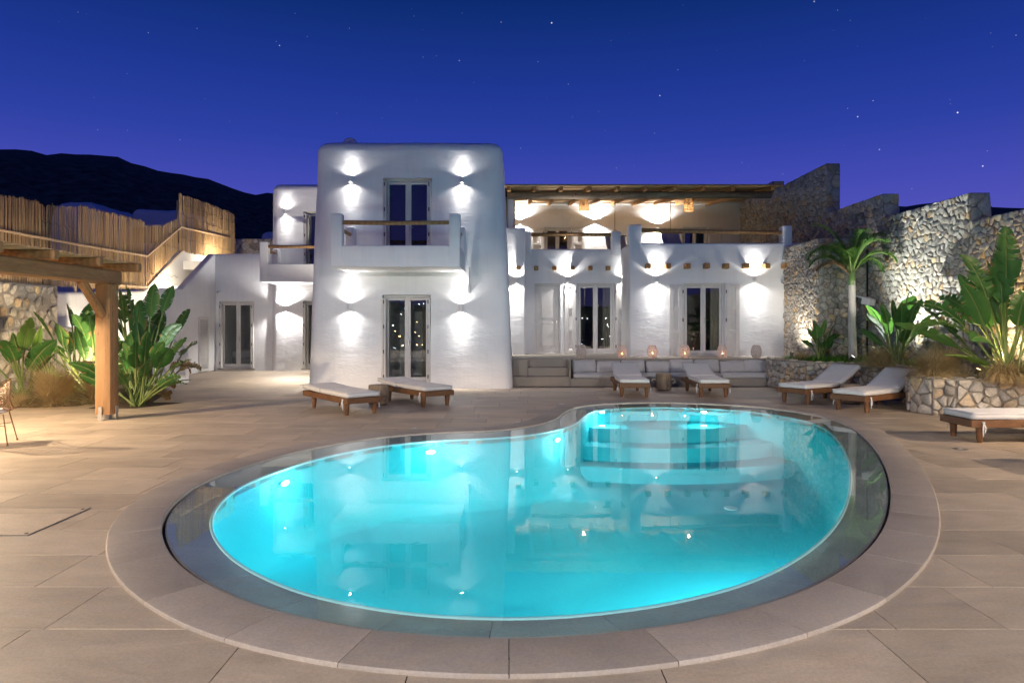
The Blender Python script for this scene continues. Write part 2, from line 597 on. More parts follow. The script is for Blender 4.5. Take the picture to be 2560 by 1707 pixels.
M['room_dark'] = m_fabric('dark_room_panel', (.05, .05, .055))  # flat dark panel standing in for an unlit room

# ================================================================ SETTING
# ---------------------------------------------------------------- terrain
def lerp_tab(tab, x):
    if x <= tab[0][0]: return tab[0][1]
    for (a, b), (c, d) in zip(tab, tab[1:]):
        if x <= c:
            return b + (d - b) * (x - a) / (c - a)
    return tab[-1][1]
SKYLINE = [(-1400, 470), (-600, 400), (-200, 372), (0, 386), (60, 388), (110, 402), (160, 400), (205, 399), (260, 405), (300, 411), (345, 430), (400, 442),
           (450, 452), (500, 458), (520, 462), (570, 480), (615, 494), (640, 500), (665, 496), (720, 500), (900, 540), (1300, 570), (1900, 575), (2150, 560), (2230, 527), (2290, 522), (2360, 512), (2430, 498),
           (2480, 527), (2540, 531), (2620, 530), (2900, 560), (3600, 640)]
def smooth(a, b, x):
    t = max(0.0, min(1.0, (x - a) / (b - a)))
    return t * t * (3 - 2 * t)
RAD = [0, 20, 34, 44, 55, 70, 90, 115, 145, 180, 215, 250, 280, 320, 400, 560, 800, 1000, 1300, 1800, 2600]
def terrain_z(th, R):
    # th: 0 = straight ahead (+Y), positive to the right
    if abs(th) < radians(88):
        px = 1280 + FPX * math.tan(max(-1.35, min(1.35, th)))
        h = (HZ - lerp_tab(SKYLINE, px)) / FPX / sqrt(1 + ((px - 1280) / FPX) ** 2)
        ahead = 1 - smooth(radians(60), radians(88), abs(th))
    else:
        h = 0; ahead = 0
    top = CAM_H + h * 265
    za = -3 + (top + 3) * smooth(36, 265, R) ** 1.8 if R < 265 else top - (R - 265) * .12
    if 34 < R < 330:
        P = Vector((sin(th) * R, cos(th) * R, 0))
        za += (noise.noise(P * .05) * 1.6 + abs(noise.noise(P * .22)) * 2.2) * smooth(60, 200, R) * (1 if R <= 265 else .5) * .55
    zb = -3 - 55 * smooth(30, 500, R)
    if R > 500:
        P = Vector((sin(th) * R, cos(th) * R, 0))
        zb += 110 * smooth(560, 1800, R) + noise.noise(P * .004) * 22 * smooth(600, 1200, R)
    return za * ahead + zb * (1 - ahead)
vs, fs = [], []
NA = 420
angs = []
for i in range(NA):
    angs.append(-pi + 2 * pi * i / NA)
for R in RAD:
    for a in angs:
        vs.append((sin(a) * R, cos(a) * R, terrain_z(a, R) if R > 0 else -3))
for j in range(len(RAD) - 1):
    for i in range(NA):
        i2 = (i + 1) % NA
        fs.append((j * NA + i, j * NA + i2, (j + 1) * NA + i2, (j + 1) * NA + i))
k = NT('night_scrub')
n = k.noise(k.world(), .35, 5, .65)
M['scrub'] = k.pbr(k.ramp(n, [(.3, (.02, .02, .018)), (.7, (.14, .13, .10))]), .95, None, .1)
tag(mesh_obj('terrain', vs, fs, M['scrub'], smooth=True), kind='structure')

# ---------------------------------------------------------------- pool outline
INNER_PX = [(403, 1313), (425, 1267), (459, 1237), (501, 1208), (585, 1174), (650, 1154), (700, 1139), (776, 1121), (891, 1100.5), (1006, 1087), (1121, 1079.5), (1236, 1075.7),
            (1312, 1067), (1370, 1054.6), (1396, 1043), (1412, 1030), (1446, 1016.5), (1504, 1010), (1600, 1006), (1668, 1006), (1783, 1010), (1897, 1017), (1974, 1027), (2050, 1039.6),
            (2108, 1057.6), (2146, 1078.6), (2184.5, 1117), (2211, 1159), (2225, 1205), (2227, 1250), (2219, 1295), (2196, 1341), (2150, 1391), (2081, 1440), (2016, 1474), (1930, 1505),
            (1798, 1540), (1700, 1559), (1565, 1578), (1450, 1589), (1336, 1595), (1202, 1595), (1030, 1586), (915, 1574), (800, 1553), (650, 1518), (574, 1488), (505, 1452), (459, 1421), (417, 1371)]
WZ = .006           # water level
CZ = .024           # top of the coping
def closed_spline(P, n):
    m = len(P); out = []
    for i in range(m):
        p0, p1, p2, p3 = P[i - 1], P[i], P[(i + 1) % m], P[(i + 2) % m]
        for j in range(10):
            t = j / 10
            out.append(.5 * ((2 * p1) + (p2 - p0) * t + (2 * p0 - 5 * p1 + 4 * p2 - p3) * t * t + (3 * p1 - p0 - 3 * p2 + p3) * t ** 3))
    def resample(out, n):
        d = [0]
        for a, b in zip(out, out[1:] + out[:1]):
            d.append(d[-1] + (b - a).length)
        res = []; k = 0
        for i in range(n):
            s = d[-1] * i / n
            while d[k + 1] < s: k += 1
            t = (s - d[k]) / max(1e-9, d[k + 1] - d[k])
            res.append(out[k].lerp(out[(k + 1) % len(out)], t))
        return res
    out = resample(out, n)
    for _ in range(6):
        out = [(out[i - 1] + out[i] * 2 + out[(i + 1) % n]) / 4 for i in range(n)]
    return resample(out, n)
NP = 288
INNER = closed_spline([Vector(G(x, y, .018)[:2]) for x, y in INNER_PX], NP)
def area2(P):
    return sum(P[i - 1].x * P[i].y - P[i].x * P[i - 1].y for i in range(len(P))) / 2
if area2(INNER) < 0:
    INNER.reverse()
def offset(P, d):
    """positive = outwards (counter-clockwise outline)"""
    out = []
    n = len(P)
    for i in range(n):
        t = (P[(i + 1) % n] - P[i - 1]).normalized()
        out.append(P[i] + Vector((t.y, -t.x)) * d)
    for _ in range(3):
        out = [(out[i - 1] + out[i] * 2 + out[(i + 1) % n]) / 4 for i in range(n)]
    return out
OUTER = offset(INNER, .378)
LEDGE0 = offset(INNER, -.022)
BASIN = offset(INNER, -.36)
def inside(P, x, y):
    c = False
    j = len(P) - 1
    for i in range(len(P)):
        if (P[i].y > y) != (P[j].y > y) and x < (P[j].x - P[i].x) * (y - P[i].y) / (P[j].y - P[i].y) + P[i].x:
            c = not c
        j = i
    return c

def cdt_sheet(poly, holes, keep):
    """triangulate poly with extra outlines as constraint edges, keep(cx,cy) selects triangles"""
    v = [Vector(p) for p in poly]; e = [(i, (i + 1) % len(poly)) for i in range(len(poly))]
    for h, closed in holes:
        b = len(v)
        v += [Vector(p) for p in h]
        e += [(b + i, b + i + 1) for i in range(len(h) - 1)]
        if closed: e.append((b + len(h) - 1, b))
    r = delaunay_2d_cdt(v, e, [], 0, 1e-6)
    V, F = r[0], r[2]
    F = [f for f in F if keep(sum(V[i].x for i in f) / len(f), sum(V[i].y for i in f) / len(f))]
    used = sorted({i for f in F for i in f})
    mp = {i: j for j, i in enumerate(used)}
    return [V[i] for i in used], [tuple(mp[i] for i in f) for f in F]
def slab(V, F, z0, z1):
    """solid from a triangulated flat sheet"""
    n = len(V)
    v = [(p.x, p.y, z1) for p in V] + [(p.x, p.y, z0) for p in V]
    cnt = {}
    ff = []
    for f in F:
        a = sum(V[f[i - 1]].x * V[f[i]].y - V[f[i]].x * V[f[i - 1]].y for i in range(len(f)))
        f = f if a > 0 else f[::-1]
        ff.append(f)
        for i in range(len(f)):
            cnt[(f[i], f[(i + 1) % len(f)])] = 1
    out = list(ff)
    for (a, b) in cnt:
        if (b, a) not in cnt:
            out.append((a, a + n, b + n, b))
    return v, out

# ---------------------------------------------------------------- deck: grout bed with tiles
BEDS = [[(-11.9, 13.45), (-9.35, 13.45), (-8.75, 13.75), (-8.62, 14.3), (-8.35, 14.3), (-8.3, 13.3), (-7.35, 13.35), (-6.85, 14.35), (-7.6, 14.45), (-8.0, 15.6), (-9.2, 17.45), (-11.9, 17.45)]]
BEDS = [[Vector(p) for p in b] for b in BEDS]
DX0, DX1, DY0, DY1 = -13.0, 13.0, -8.0, 30.0
HOLE = offset(INNER, .19)
V, F = cdt_sheet([(DX0, DY0), (DX1, DY0), (DX1, DY1), (DX0, DY1)], [(HOLE, True)], lambda x, y: not inside(HOLE, x, y))
deck = mesh_obj('deck', [(p.x, p.y, -.007) for p in V], F, M['grout'])
fix(deck)
if deck.data.polygons[0].normal.z < 0: deck.data.flip_normals()
tag(deck, kind='structure')
rnd = random.Random(5)
tiles = []
HATCH = (-5.05, -3.76, 5.31, 6.09)
rowY = 3.68 - .592 * 3
while rowY < 25.5:
    y0, y1 = rowY, rowY + .592
    x = -13 + rnd.uniform(0, 1.0)
    if abs(y0 - (3.68 - .592)) < .01:
        x = -2.19 - 9.6
    while x < 11.5:
        w = rnd.choice((.6, .9, 1.2, 1.2, 1.0))
        x0, x1 = x, x + w
        x += w
        cx, cy = x0 + w / 2, (y0 + y1) / 2
        if abs(cx) > .76 * cy + 2.2: continue
        if cy > 18.2 and -.2 < cx: continue
        if cy > 17.9 and -5.0 < cx: continue
        if cx < -11.7: continue
        q = [(x0 + .0036, y0 + .0036), (x1 - .0036, y0 + .0036), (x1 - .0036, y1 - .0036), (x0 + .0036, y1 - .0036)]
        if all(inside(HOLE, *c) for c in q): continue
        if any(all(inside(b, *c) for c in q) for b in BEDS): continue
        tiles.append((cy, abs(cx), q))
    rowY += .592
tiles.sort(key=lambda t: sqrt(t[0] ** 2 + t[1] ** 2))
rest_v, rest_f = [], []
CUTS = [HOLE] + BEDS
nt = 0
for cy, ax, q in tiles:
    near = []
    xs = [p[0] for p in q]; ys = [p[1] for p in q]
    bx0, bx1, by0, by1 = min(xs) - .4, max(xs) + .4, min(ys) - .4, max(ys) + .4
    for c in CUTS:
        if any(bx0 < p.x < bx1 and by0 < p.y < by1 for p in c) or any(inside(c, *p) for p in q):
            near.append(c)
    if near:
        Q = [Vector(p) for p in q]
        V, F = cdt_sheet(q, [(c, True) for c in near], lambda x, y: inside(Q, x, y) and not any(inside(c, x, y) for c in near))
        if not F: continue
    else:
        V, F = [Vector(p) for p in q], [(0, 1, 2, 3)]
    v, f = slab(V, F, -.03, rnd.uniform(-.0008, .0008))
    if nt < 300:
        mesh_obj('tile', v, f, M['tile'], deck)
        nt += 1
    else:
        b = len(rest_v)
        rest_v += v; rest_f += [tuple(i + b for i in t) for t in f]
tag(mesh_obj('far_tiles', rest_v, rest_f, M['tile'], deck), kind='stuff')
# plain paving behind the camera
tag(mesh_obj('near_paving', [(-13, -8, -.003), (13, -8, -.003), (13, 1.9, -.003), (-13, 1.9, -.003)], [(0, 1, 2, 3)], M['tile'], deck), kind='stuff')

# floor hatch of two tiles in a steel tray
h = thing('floor_hatch', 'access hatch tiled like the deck with a thin dark steel rim', 'hatch', (-4.405, 5.70, 0))
m = MB()
for (a, b, c, d) in ((-.645, .645, -.40, -.392), (-.645, .645, .392, .40), (-.645, -.637, -.392, .392), (.637, .645, -.392, .392)):
    m.box(a, b, c, d, .0005, .007)
m.build('rim', M['steel'], h)
m = MB().box(-.634, .634, -.389, .20, .001, .0062); m.build('tile', M['tile'], h)
m = MB().box(-.634, .634, .205, .389, .001, .0062); m.build('tile', M['tile'], h)
for sx in (-.6, .6):
    for sy in (-.35, .35):
        MB().lathe([(.014, .006), (.014, .0085)], 10, (sx, sy, 0)).build('screw', M['black'], h)

# ---------------------------------------------------------------- swimming pool
pool = thing('swimming_pool', 'kidney shaped turquoise swimming pool with stone coping', 'pool', (0, 0, 0))
def ring_stones(name, A, zA, B, zB, th, mat, step, gap, bend=None):
    """stones between outline A (outer) and B (inner)"""
    per = sum((A[i] - A[i - 1]).length for i in range(NP))
    n = round(per / step)
    for kx in range(n):
        i0 = round(kx * NP / n); i1 = round((kx + 1) * NP / n)
        ids = list(range(i0, i1 + 1))
        v = []; f = []
        for t, i in enumerate(ids):
            a, b = A[i % NP].copy(), B[i % NP].copy()
            tt = 0
            if t == 0: tt = gap
            if t == len(ids) - 1: tt = -gap
            if tt:
                d = (A[(i + 1) % NP] - A[i % NP]).normalized() * tt
                a += d; b += d
            o = (a - b).normalized()
            if bend:            # rounded outer nosing
                for s_, z_ in ((0, zA - th), (0, zA - .012), (.006, zA - .003), (.016, zA)):
                    p = a - o * s_
                    v.append((p.x, p.y, z_))
                for s_, z_ in ((.016, zB), (.006, zB - .003), (0, zB - .012), (0, zB - th)):
                    p = b + o * s_
                    v.append((p.x, p.y, z_))
            else:
                v += [(a.x, a.y, zA - th), (a.x, a.y, zA), (b.x, b.y, zB), (b.x, b.y, zB - th)]
        c = 8 if bend else 4
        for t in range(len(ids) - 1):
            for j in range(c):
                j2 = (j + 1) % c
                f.append((t * c + j, (t + 1) * c + j, (t + 1) * c + j2, t * c + j2))
        f.append(tuple(range(c))[::-1]); f.append(tuple(range((len(ids) - 1) * c, len(ids) * c)))
        o = mesh_obj(name, v, f, mat, pool, sharp=38)
        fix(o)
ring_stones('coping_stone', OUTER, CZ, INNER, CZ, .06, M['coping'], .76, .0022, True)
ring_stones('ledge_stone', LEDGE0, WZ - .006, BASIN, WZ - .05, .1, M['coping'], .70, .0015)
# dark drain slot between coping and ledge
v = []; f = []
SL = offset(INNER, .03)
for i in range(NP):
    v += [(SL[i].x, SL[i].y, -.09), (BASIN[i].x, BASIN[i].y, -.14)]
for i in range(NP):
    j = (i + 1) % NP
    f.append((2 * i, 2 * j, 2 * j + 1, 2 * i + 1))
MB().add(v, f).build('overflow_channel', M['black'], pool)

# basin (seen through still water; its apparent depth)
k = NT('pool_paint')
nz = k.noise(k.world(), .9, 4)
fl = k.noise(k.world((1, 1, 1)), 26, 3, .7)
col = k.mix(nz, (.030, .56, .63), (.045, .60, .67))
M['pool_paint'] = k.pbr(col, .6, k.bump(k.ramp(fl, [(.5, 0.0), (.7, 1.0)]), .25, .012), .2)
FZ = -1.05
rings = [(BASIN, WZ - .052), (BASIN, WZ - .12)]
for d, z in ((-.012, -.4), (-.03, -.75), (-.06, -.92), (-.14, -1.02), (-.25, FZ)):
    rings.append((offset(BASIN, d), z))
v = []; f = []
for P, z in rings:
    v += [(p.x, p.y, z) for p in P]
for r in range(len(rings) - 1):
    for i in range(NP):
        j = (i + 1) % NP
        f.append((r * NP + i, (r + 1) * NP + i, (r + 1) * NP + j, r * NP + j))
bottom = rings[-1][0]
V, F = cdt_sheet(bottom, [], lambda x, y: inside(bottom, x, y))
b = len(v)
v += [(p.x, p.y, FZ) for p in V]; f += [tuple(i + b for i in t) for t in F]
basin = mesh_obj('basin', v, f, M['pool_paint'], pool)
bm = bmesh.new(); bm.from_mesh(basin.data)
bmesh.ops.remove_doubles(bm, verts=bm.verts, dist=.001)
bmesh.ops.recalc_face_normals(bm, faces=bm.faces)
bm.faces.ensure_lookup_table()
lowest = min(bm.faces, key=lambda q: q.calc_center_median().z)
if lowest.normal.z < 0:
    bmesh.ops.reverse_faces(bm, faces=bm.faces)
bm.to_mesh(basin.data); bm.free()
basin.data.shade_smooth(); basin.data.set_sharp_from_angle(angle=radians(40))
# bright rounded rim of the basin
rim = offset(BASIN, .0)
m = MB()
pts = [(p.x, p.y, WZ - .052) for p in rim] + [(rim[0].x, rim[0].y, WZ - .052)]
m.tube(pts, .016, 6, cap=False)
k = NT('pool_rim'); M['rim'] = k.pbr((.45, .70, .72), .5)
m.build('basin_rim', M['rim'], pool, smooth=True)
# curved entry steps at the far end
SCX, SCY = 2.75, 14.6
BIN = offset(BASIN, -.01)
for kx, (R, z) in enumerate(((2.0, -.30), (2.55, -.55), (3.1, -.80))):
    C = [Vector((SCX + R * 1.25 * cos(2 * pi * i / 90), SCY + R * sin(2 * pi * i / 90))) for i in range(90)]
    V, F = cdt_sheet(BIN, [(C, True)], lambda x, y: inside(BIN, x, y) and inside(C, x, y))
    v, f = slab(V, F, FZ - .02, z)
    mesh_obj('entry_step', v, f, M['pool_paint'], pool)
# underwater lamps on the far walls
def basin_hit(px, far=True):
    best = None
    sl = (px - 1280) / FPX
    for i in range(NP):
        a, b2 = BASIN[i - 1], BASIN[i]
        fa, fb = a.x - sl * a.y, b2.x - sl * b2.y
        if fa * fb <= 0 and fa != fb:
            t = fa / (fa - fb)
            p = a.lerp(b2, t)
            tn = (b2 - a).normalized()
            nrm = Vector((-tn.y, tn.x))
            if best is None or p.y > best[0].y:
                best = (p, nrm)
    return best
def pool_light(pos, d, power, facing=True):
    p = Vector(pos)
    lm = empty('pool_lamp', p, atan2(d.y, d.x) - pi / 2, pool)
    MB().lathe([(.065, 0), (.07, .012), (.06, .022)], 20).build('lamp_ring', M['white_metal'], lm)
    MB().lathe([(.05, .021), (.048, .026), (.034, .028)], 20).build('lens', M['pool_lens'], lm)
    lm.rotation_euler = (radians(-90), 0, atan2(d.y, d.x) - pi / 2) if facing else (0, 0, 0)
    if facing: lm.scale = (1.15, .5, 1)
    ld = bpy.data.lights.new('lamp_light', 'POINT')
    ld.energy = power; ld.color = (.60, .97, 1.0); ld.shadow_soft_size = .14
    q = bpy.data.objects.new('lamp_light', ld)
    q.location = (0, 0, .16 if facing else .22)
    link(q, lm)
for px, py in ((705, 1183), (1074, 1112), (1388, 1085)):
    p, nrm = basin_hit(px)
    z = CAM_H - (py - HZ) * p.y / FPX
    pool_light((p.x + nrm.x * .03, p.y + nrm.y * .03, min(max(z, -.7), -.19)), nrm, P_POOL * .2)
for px, py in ((1505, 1031), (1760, 1025)):
    q = Vector(((px - 1280) * 12.95 / FPX, 12.95))
    pool_light((q.x, q.y, -.298), Vector((0, -1)), P_POOL * .4, False)
# unseen lamps added in the near wall to even out the pool light
for t in (.0,):
    for ang_pt, pwf in (((-2.3, 5.2), .5), ((-.9, 4.2), .7), ((.9, 4.1), 1.2), ((2.3, 4.7), 1.8), ((3.0, 5.6), 2.0)):
        i = min(range(NP), key=lambda i: (BASIN[i] - Vector(ang_pt)).length)
        p = BASIN[i]; tn = (BASIN[(i + 1) % NP] - BASIN[i - 1]).normalized(); nrm = Vector((-tn.y, tn.x))
        pool_light((p.x + nrm.x * .035, p.y + nrm.y * .035, -.26), nrm, P_POOL * pwf)
# floor drains and wall inlets
def drain(x, y, z):
    MB().lathe([(.10, 0), (.10, .012), (.07, .016), (.03, .016)], 20, (x, y, z)).build('floor_inlet', M['rim'], pool)
for px, py in ((837, 1287), (1369, 1198), (1828, 1271), (1740, 1092)):
    q = G(px, py, FZ); drain(q.x, q.y, FZ)
q = G(1030, 1512, FZ)
m = MB()
for a in range(7):
    m.box(q.x - .22, q.x + .22, 4.72 + a * .05, 4.745 + a * .05, FZ + .002, FZ + .02)
m.build('drain_grate', M['rim'], pool)

# water surface
def water_bump(k):
    a = k.noise(k.world((1, .6, 1)), 1.7, 3, .5)
    c = k.noise(k.world(), 9.0, 2, .5)
    return k.bump(c, .02, .010, k.bump(a, .035, .03))
M['water'] = m_layered('pool_water', (.82, .985, .99), 1.333, .010, water_bump)
WOUT = offset(INNER, -.034)
V, F = cdt_sheet(WOUT, [], lambda x, y: inside(WOUT, x, y))
wat = mesh_obj('water', [(p.x, p.y, WZ) for p in V], F, M['water'])
fix(wat)
if wat.data.polygons[0].normal.z < 0: wat.data.flip_normals()
tag(wat, kind='structure')

# ================================================================ VILLA
villa = thing('villa', 'white plastered two storey villa with battered tower, balconies and lit facade', 'house')
PL = M['plaster']

def french_door(x0, x1, z0, z1, yf, rec=.2, shutter=None, sw=.38, curtain=False, solid=False, sill=True, depth_folded=.2):
    """double glazed door in an opening; the mesh itself is frame and leaves"""
    y = yf + rec
    m = MB()
    t = .055
    m.cbox(x0 + .002, x0 + t, y, y + .07, z0, z1 - .002, .006)
    m.cbox(x1 - t, x1 - .002, y, y + .07, z0, z1 - .002, .006)
    m.cbox(x0 + t, x1 - t, y + .001, y + .069, z1 - t - .002, z1 - .004, .006)
    m.cbox(x0 + t, x1 - t, y + .001, y + .069, z0, z0 + .03, .004)
    a0, a1 = x0 + t + .004, x1 - t - .004
    zc0, zc1 = z0 + .035, z1 - t - .008
    xm = (a0 + a1) / 2
    st = .075
    door = None
    if not solid:
        panes = []
        for (l, r) in ((a0, xm - .002), (xm + .002, a1)):
            m.cbox(l, l + st, y + .015, y + .06, zc0, zc1, .008)
            m.cbox(r - st, r, y + .015, y + .06, zc0, zc1, .008)
            m.cbox(l + st, r - st, y + .016, y + .059, zc1 - st, zc1, .008)
            m.cbox(l + st, r - st, y + .016, y + .059, zc0, zc0 + .11, .008)
            panes.append((l + st, r - st, zc0 + .11, zc1 - st))
        m.cbox(xm - .022, xm + .022, y - .004, y + .018, zc0, zc1, .006)
        m.box(xm - .035, xm + .035, y - .006, y + .004, zc1 - .03, zc1 + .005)
        door = m.build('door', M['paint'], villa)
        for (l, r, b, tt) in panes:
            MB().box(l, r, y + .034, y + .042, b, tt).build('pane', M['glass'], door)
        hx = xm + .028
        hm = MB().cbox(hx - .014, hx + .014, y - .006, y + .014, z0 + .95, z0 + 1.13, .004).tube([(hx, y - .005, z0 + 1.05), (hx, y - .05, z0 + 1.05), (hx + .1, y - .055, z0 + 1.05)], .008, 6)
        hm.build('handle', M['steel'], door)
        if curtain:
            v = []; f = []
            c0 = a1 - .02; c1 = a1 - (.30 if curtain == 1 else .22)
            n = 40
            for i in range(n + 1):
                xx = c0 + (c1 - c0) * i / n
                yy = y + .16 + .03 * sin(i * .95) + .012 * sin(i * 2.3)
                v += [(xx, yy, z0 + .03), (xx + .01 * sin(i), yy, z1 - .02)]
            for i in range(n):
                f.append((2 * i, 2 * i + 1, 2 * i + 3, 2 * i + 2))
            mesh_obj('curtain', v, f, M['curtain'], door, smooth=True)
    else:
        m.cbox(a0, a1, y + .012, y + .055, zc0, zc1, .006)
        w = a1 - a0
        for (b, tt) in ((zc0 + .16, zc0 + .92), (zc0 + 1.06, zc1 - .15)):
            for (l, r, bb, t2) in ((a0 + .13, a0 + .15, b, tt), (a1 - .15, a1 - .13, b, tt), (a0 + .15, a1 - .15, b, b + .02), (a0 + .15, a1 - .15, tt - .02, tt)):
                m.cbox(l, r, y + .002, y + .014, bb, t2, .004)
            m.cbox(a0 + .17, a1 - .17, y + .006, y + .014, b + .04, tt - .04, .005)
        door = m.build('door', M['paint'], villa)
        hx = a1 - .055
        MB().cbox(hx - .018, hx + .018, y + .002, y + .014, z0 + .98, z0 + 1.05, .003).tube([(hx, y, z0 + 1.015), (hx, y - .05, z0 + 1.015), (hx - .13, y - .055, z0 + 1.015)], .009, 6).build('handle', M['steel'], door)
        MB().cbox(hx - .015, hx + .015, y + .003, y + .014, z0 + .84, z0 + .90, .003).build('lock', M['steel'], door)
    if sill:
        MB().cbox(x0 - .04, x1 + .04, yf - .05, y + .02, z0 - .05, z0 - .002, .008).build('sill', M['screed'], door)
    def hinge(mm, hx, hz, hy):
        mm.box(hx - .012, hx + .012, hy, hy + .012, hz - .05, hz + .05)
    if shutter == 'folded':
        for s, xe in ((1, x0 + .004), (-1, x1 - .004)):
            mm = MB()
            for q in range(2):
                xa = xe + s * (.006 + q * .052)
                xb = xa + s * .044
                mm.cbox(min(xa, xb), max(xa, xb), yf - .07, yf + rec - .012, z0 + .01, z1 - .10, .005)
            sh = mm.build('shutter', M['paint'], door)
            for fz in (.08, .36, .64, .92):
                hh = MB()
                hh.cbox(xe + s * .052 - .013, xe + s * .052 + .013, yf - .083, yf - .069, z0 + (z1 - z0) * fz - .05, z0 + (z1 - z0) * fz + .05, .003)
                hh.build('hinge', M['dark_metal'], door)
    if shutter == 'flat':
        for s, xe in ((-1, x0 - .03), (1, x1 + .03)):
            mm = MB()
            l, r = (xe - sw, xe) if s < 0 else (xe, xe + sw)
            ya, yb = yf - .05, yf - .012
            mm.cbox(l, l + .12, ya, yb, z0, z1 - .04, .005); mm.cbox(r - .12, r, ya, yb, z0, z1 - .04, .005)
            H = z1 - z0 - .04
            zs = [z0, z0 + .12, z0 + H * .34 - .05, z0 + H * .34 + .05, z0 + H * .67 - .05, z0 + H * .67 + .05, z0 + H - .09, z0 + H]
            for q in range(0, 8, 2):
                mm.cbox(l + .12, r - .12, ya + .001, yb - .001, zs[q], zs[q + 1], .005)
            sh = mm.build('shutter', M['paint'], door)
            for q in range(1, 7, 2):
                MB().box(l + .119, r - .119, ya + .024, yb - .004, zs[q] - .001, zs[q + 1] + .001).build('panel', M['paint'], sh)
            for fz in (.1, .5, .9):
                hh = MB()
                hh.cbox(xe - .014, xe + .014, yf - .064, yf - .051, z0 + H * fz - .05, z0 + H * fz + .05, .003)
                hh.build('hinge', M['dark_metal'], door)
    return door

# ---------------------------------------------------------------- tower
TY = 17.40
TB = .38
def tower_y(z):
    return TY + TB * z / 6.42
tower = mass('tower', -5.24, .02, TY, 23.0, 0, 6.42, PL, villa, r=.25, batter=(.14, .27, TB, 0), step=.28, amp=.018, rt=.27, seed=3)
U = (-3.345, -2.085, 3.12, 5.44)
D = (-3.33, -2.085, .13, 2.40)
cut(tower, [(U[0], U[1], 16.5, 20.0, U[2], U[3]), (D[0], D[1], 16.5, 20.3, D[2], D[3])])
ud = french_door(U[0], U[1], U[2], U[3], tower_y(4.3), .22, 'folded', sill=False)
MB().box(U[0] + .01, U[1] - .01, 18.6, 18.62, U[2] + .01, U[3] - .01).build('room_dark', M['room_dark'], ud)  # added dark sheet so the room behind the panes looks unlit
french_door(D[0], D[1], D[2], D[3], tower_y(1.2), .24, 'folded', curtain=2)
# rooftop vent arch
m = MB()
vc = AT(875, 357, 19.5)
m.tube([(vc.x + .19 * cos(a), 19.5, 6.60 + .30 * sin(a)) for a in [pi * i / 10 for i in range(11)]], .075, 10)
m.build('roof_vent', PL, villa, smooth=True)
def balcony(name, x0, x1, y0, y1, zb, zf, zp, zt, pw=.27, rail_z=None, side_rails=True, pr=None):
    """tray balcony: slab, low front and side walls with raised corner posts and timber rails"""
    b = empty(name, ((x0 + x1) / 2, y1, zb), 0, villa)
    ox, oy, oz = b.location
    t = .2
    def P(nm, *q):
        x0_, x1_, y0_, y1_, z0_, z1_ = q
        return mass(nm, x0_ - ox, x1_ - ox, y0_ - oy, y1_ - oy, z0_ - oz, z1_ - oz, PL, b, r=.03, step=.2, amp=.006, rt=.03, seed=x0_)
    P('slab', x0, x1, y0, y1, zb, zf)
    P('front_wall', x0 + pw - .03, x1 - pw + .03, y0 + .001, y0 + t, zb + .02, zp)
    for l, r in ((x0, x0 + pw), (x1 - pw, x1)):
        P('post', l, r, y0 - .001, y0 + t + .05, zb + .01, zt)
    for l in (x0, x1 - t):
        P('side_wall', l + .001, l + t - .001, y0 + t, y1, zb + .015, zp)
        if side_rails:
            P('post', l + .002, l + t - .002, y1 - .34, y1, zp - .05, zt - .10)
    m = MB()
    rz = rail_z
    m.tube([(x0 + pw - .05 - ox, y0 + .1 - oy, rz - oz), ((x0 + x1) / 2 - ox, y0 + .1 - oy, rz - .012 - oz), (x1 - pw + .05 - ox, y0 + .1 - oy, rz - oz)], [.056, .052, .048], 12)
    m.build('rail', M['wood_rail'], b, smooth=True)
    if side_rails:
        for l in (x0 + t / 2, x1 - t / 2):
            MB().tube([(l - ox, y0 + t - oy, rz - .1 - oz), (l - ox, y1 - .2 - oy, rz - .1 - oz)], .048, 12).build('rail', M['wood_rail'], b, smooth=True)
    return b
balcony('balcony', -4.23, -1.21, 15.92, TY + .32, 2.985, 3.14, 3.485, 4.23, .265, 4.03)
# rain spout below the balcony's right corner
m = MB().cbox(-1.145, -1.075, TY + .02, TY + .16, 2.42, 2.62, .008).tube([(-1.11, TY + .12, 2.6), (-1.11, TY + .12, 3.1)], .03, 8)
m.build('rain_spout', M['white_metal'], villa)

# ---------------------------------------------------------------- left wing
WY = 24.0
wing = mass('wing', -8.52, -3.5, WY, 29, 0, 6.62, PL, villa, r=.25, batter=(.02, 0, .12, 0), step=.35, amp=.018, rt=.25, seed=9)
wu = (AT(757, 0, WY).x, AT(757, 0, WY).x + 1.25, 3.25, AT(0, 527, WY).z)
wd = (AT(756, 0, WY).x, AT(756, 0, WY).x + 1.25, .10, AT(0, 752, WY).z)
cut(wing, [(wu[0], wu[1], 23, 26.5, wu[2], wu[3]), (wd[0], wd[1], 23, 26.5, wd[2], wd[3])])
ud = french_door(*wu, WY + .08, .2, 'folded', sill=False)
MB().box(wu[0] + .01, wu[1] - .01, 25, 25.02, wu[2] + .01, wu[3] - .01).build('room_dark', M['room_dark'], ud)  # same dark sheet behind the wing's upper panes
french_door(*wd, WY + .03, .2, 'folded')
balcony('balcony', -8.37, -4.3, 22.62, WY + .15, 3.06, 3.24, 3.64, 4.38, .27, 4.23)
# low block with the bedroom door, front at LY
LY = 24.15
low = mass('garden_block', -10.52, -8.3, LY, 29, 0, 4.14, PL, villa, r=.06, step=.35, amp=.01, rt=.06, seed=21)
ld = (-10.36, -9.12, .09, 2.46)
cut(low, [(ld[0], ld[1], 23, 27.0, ld[2], ld[3])])
french_door(*ld, LY, .14, 'folded', depth_folded=.1)
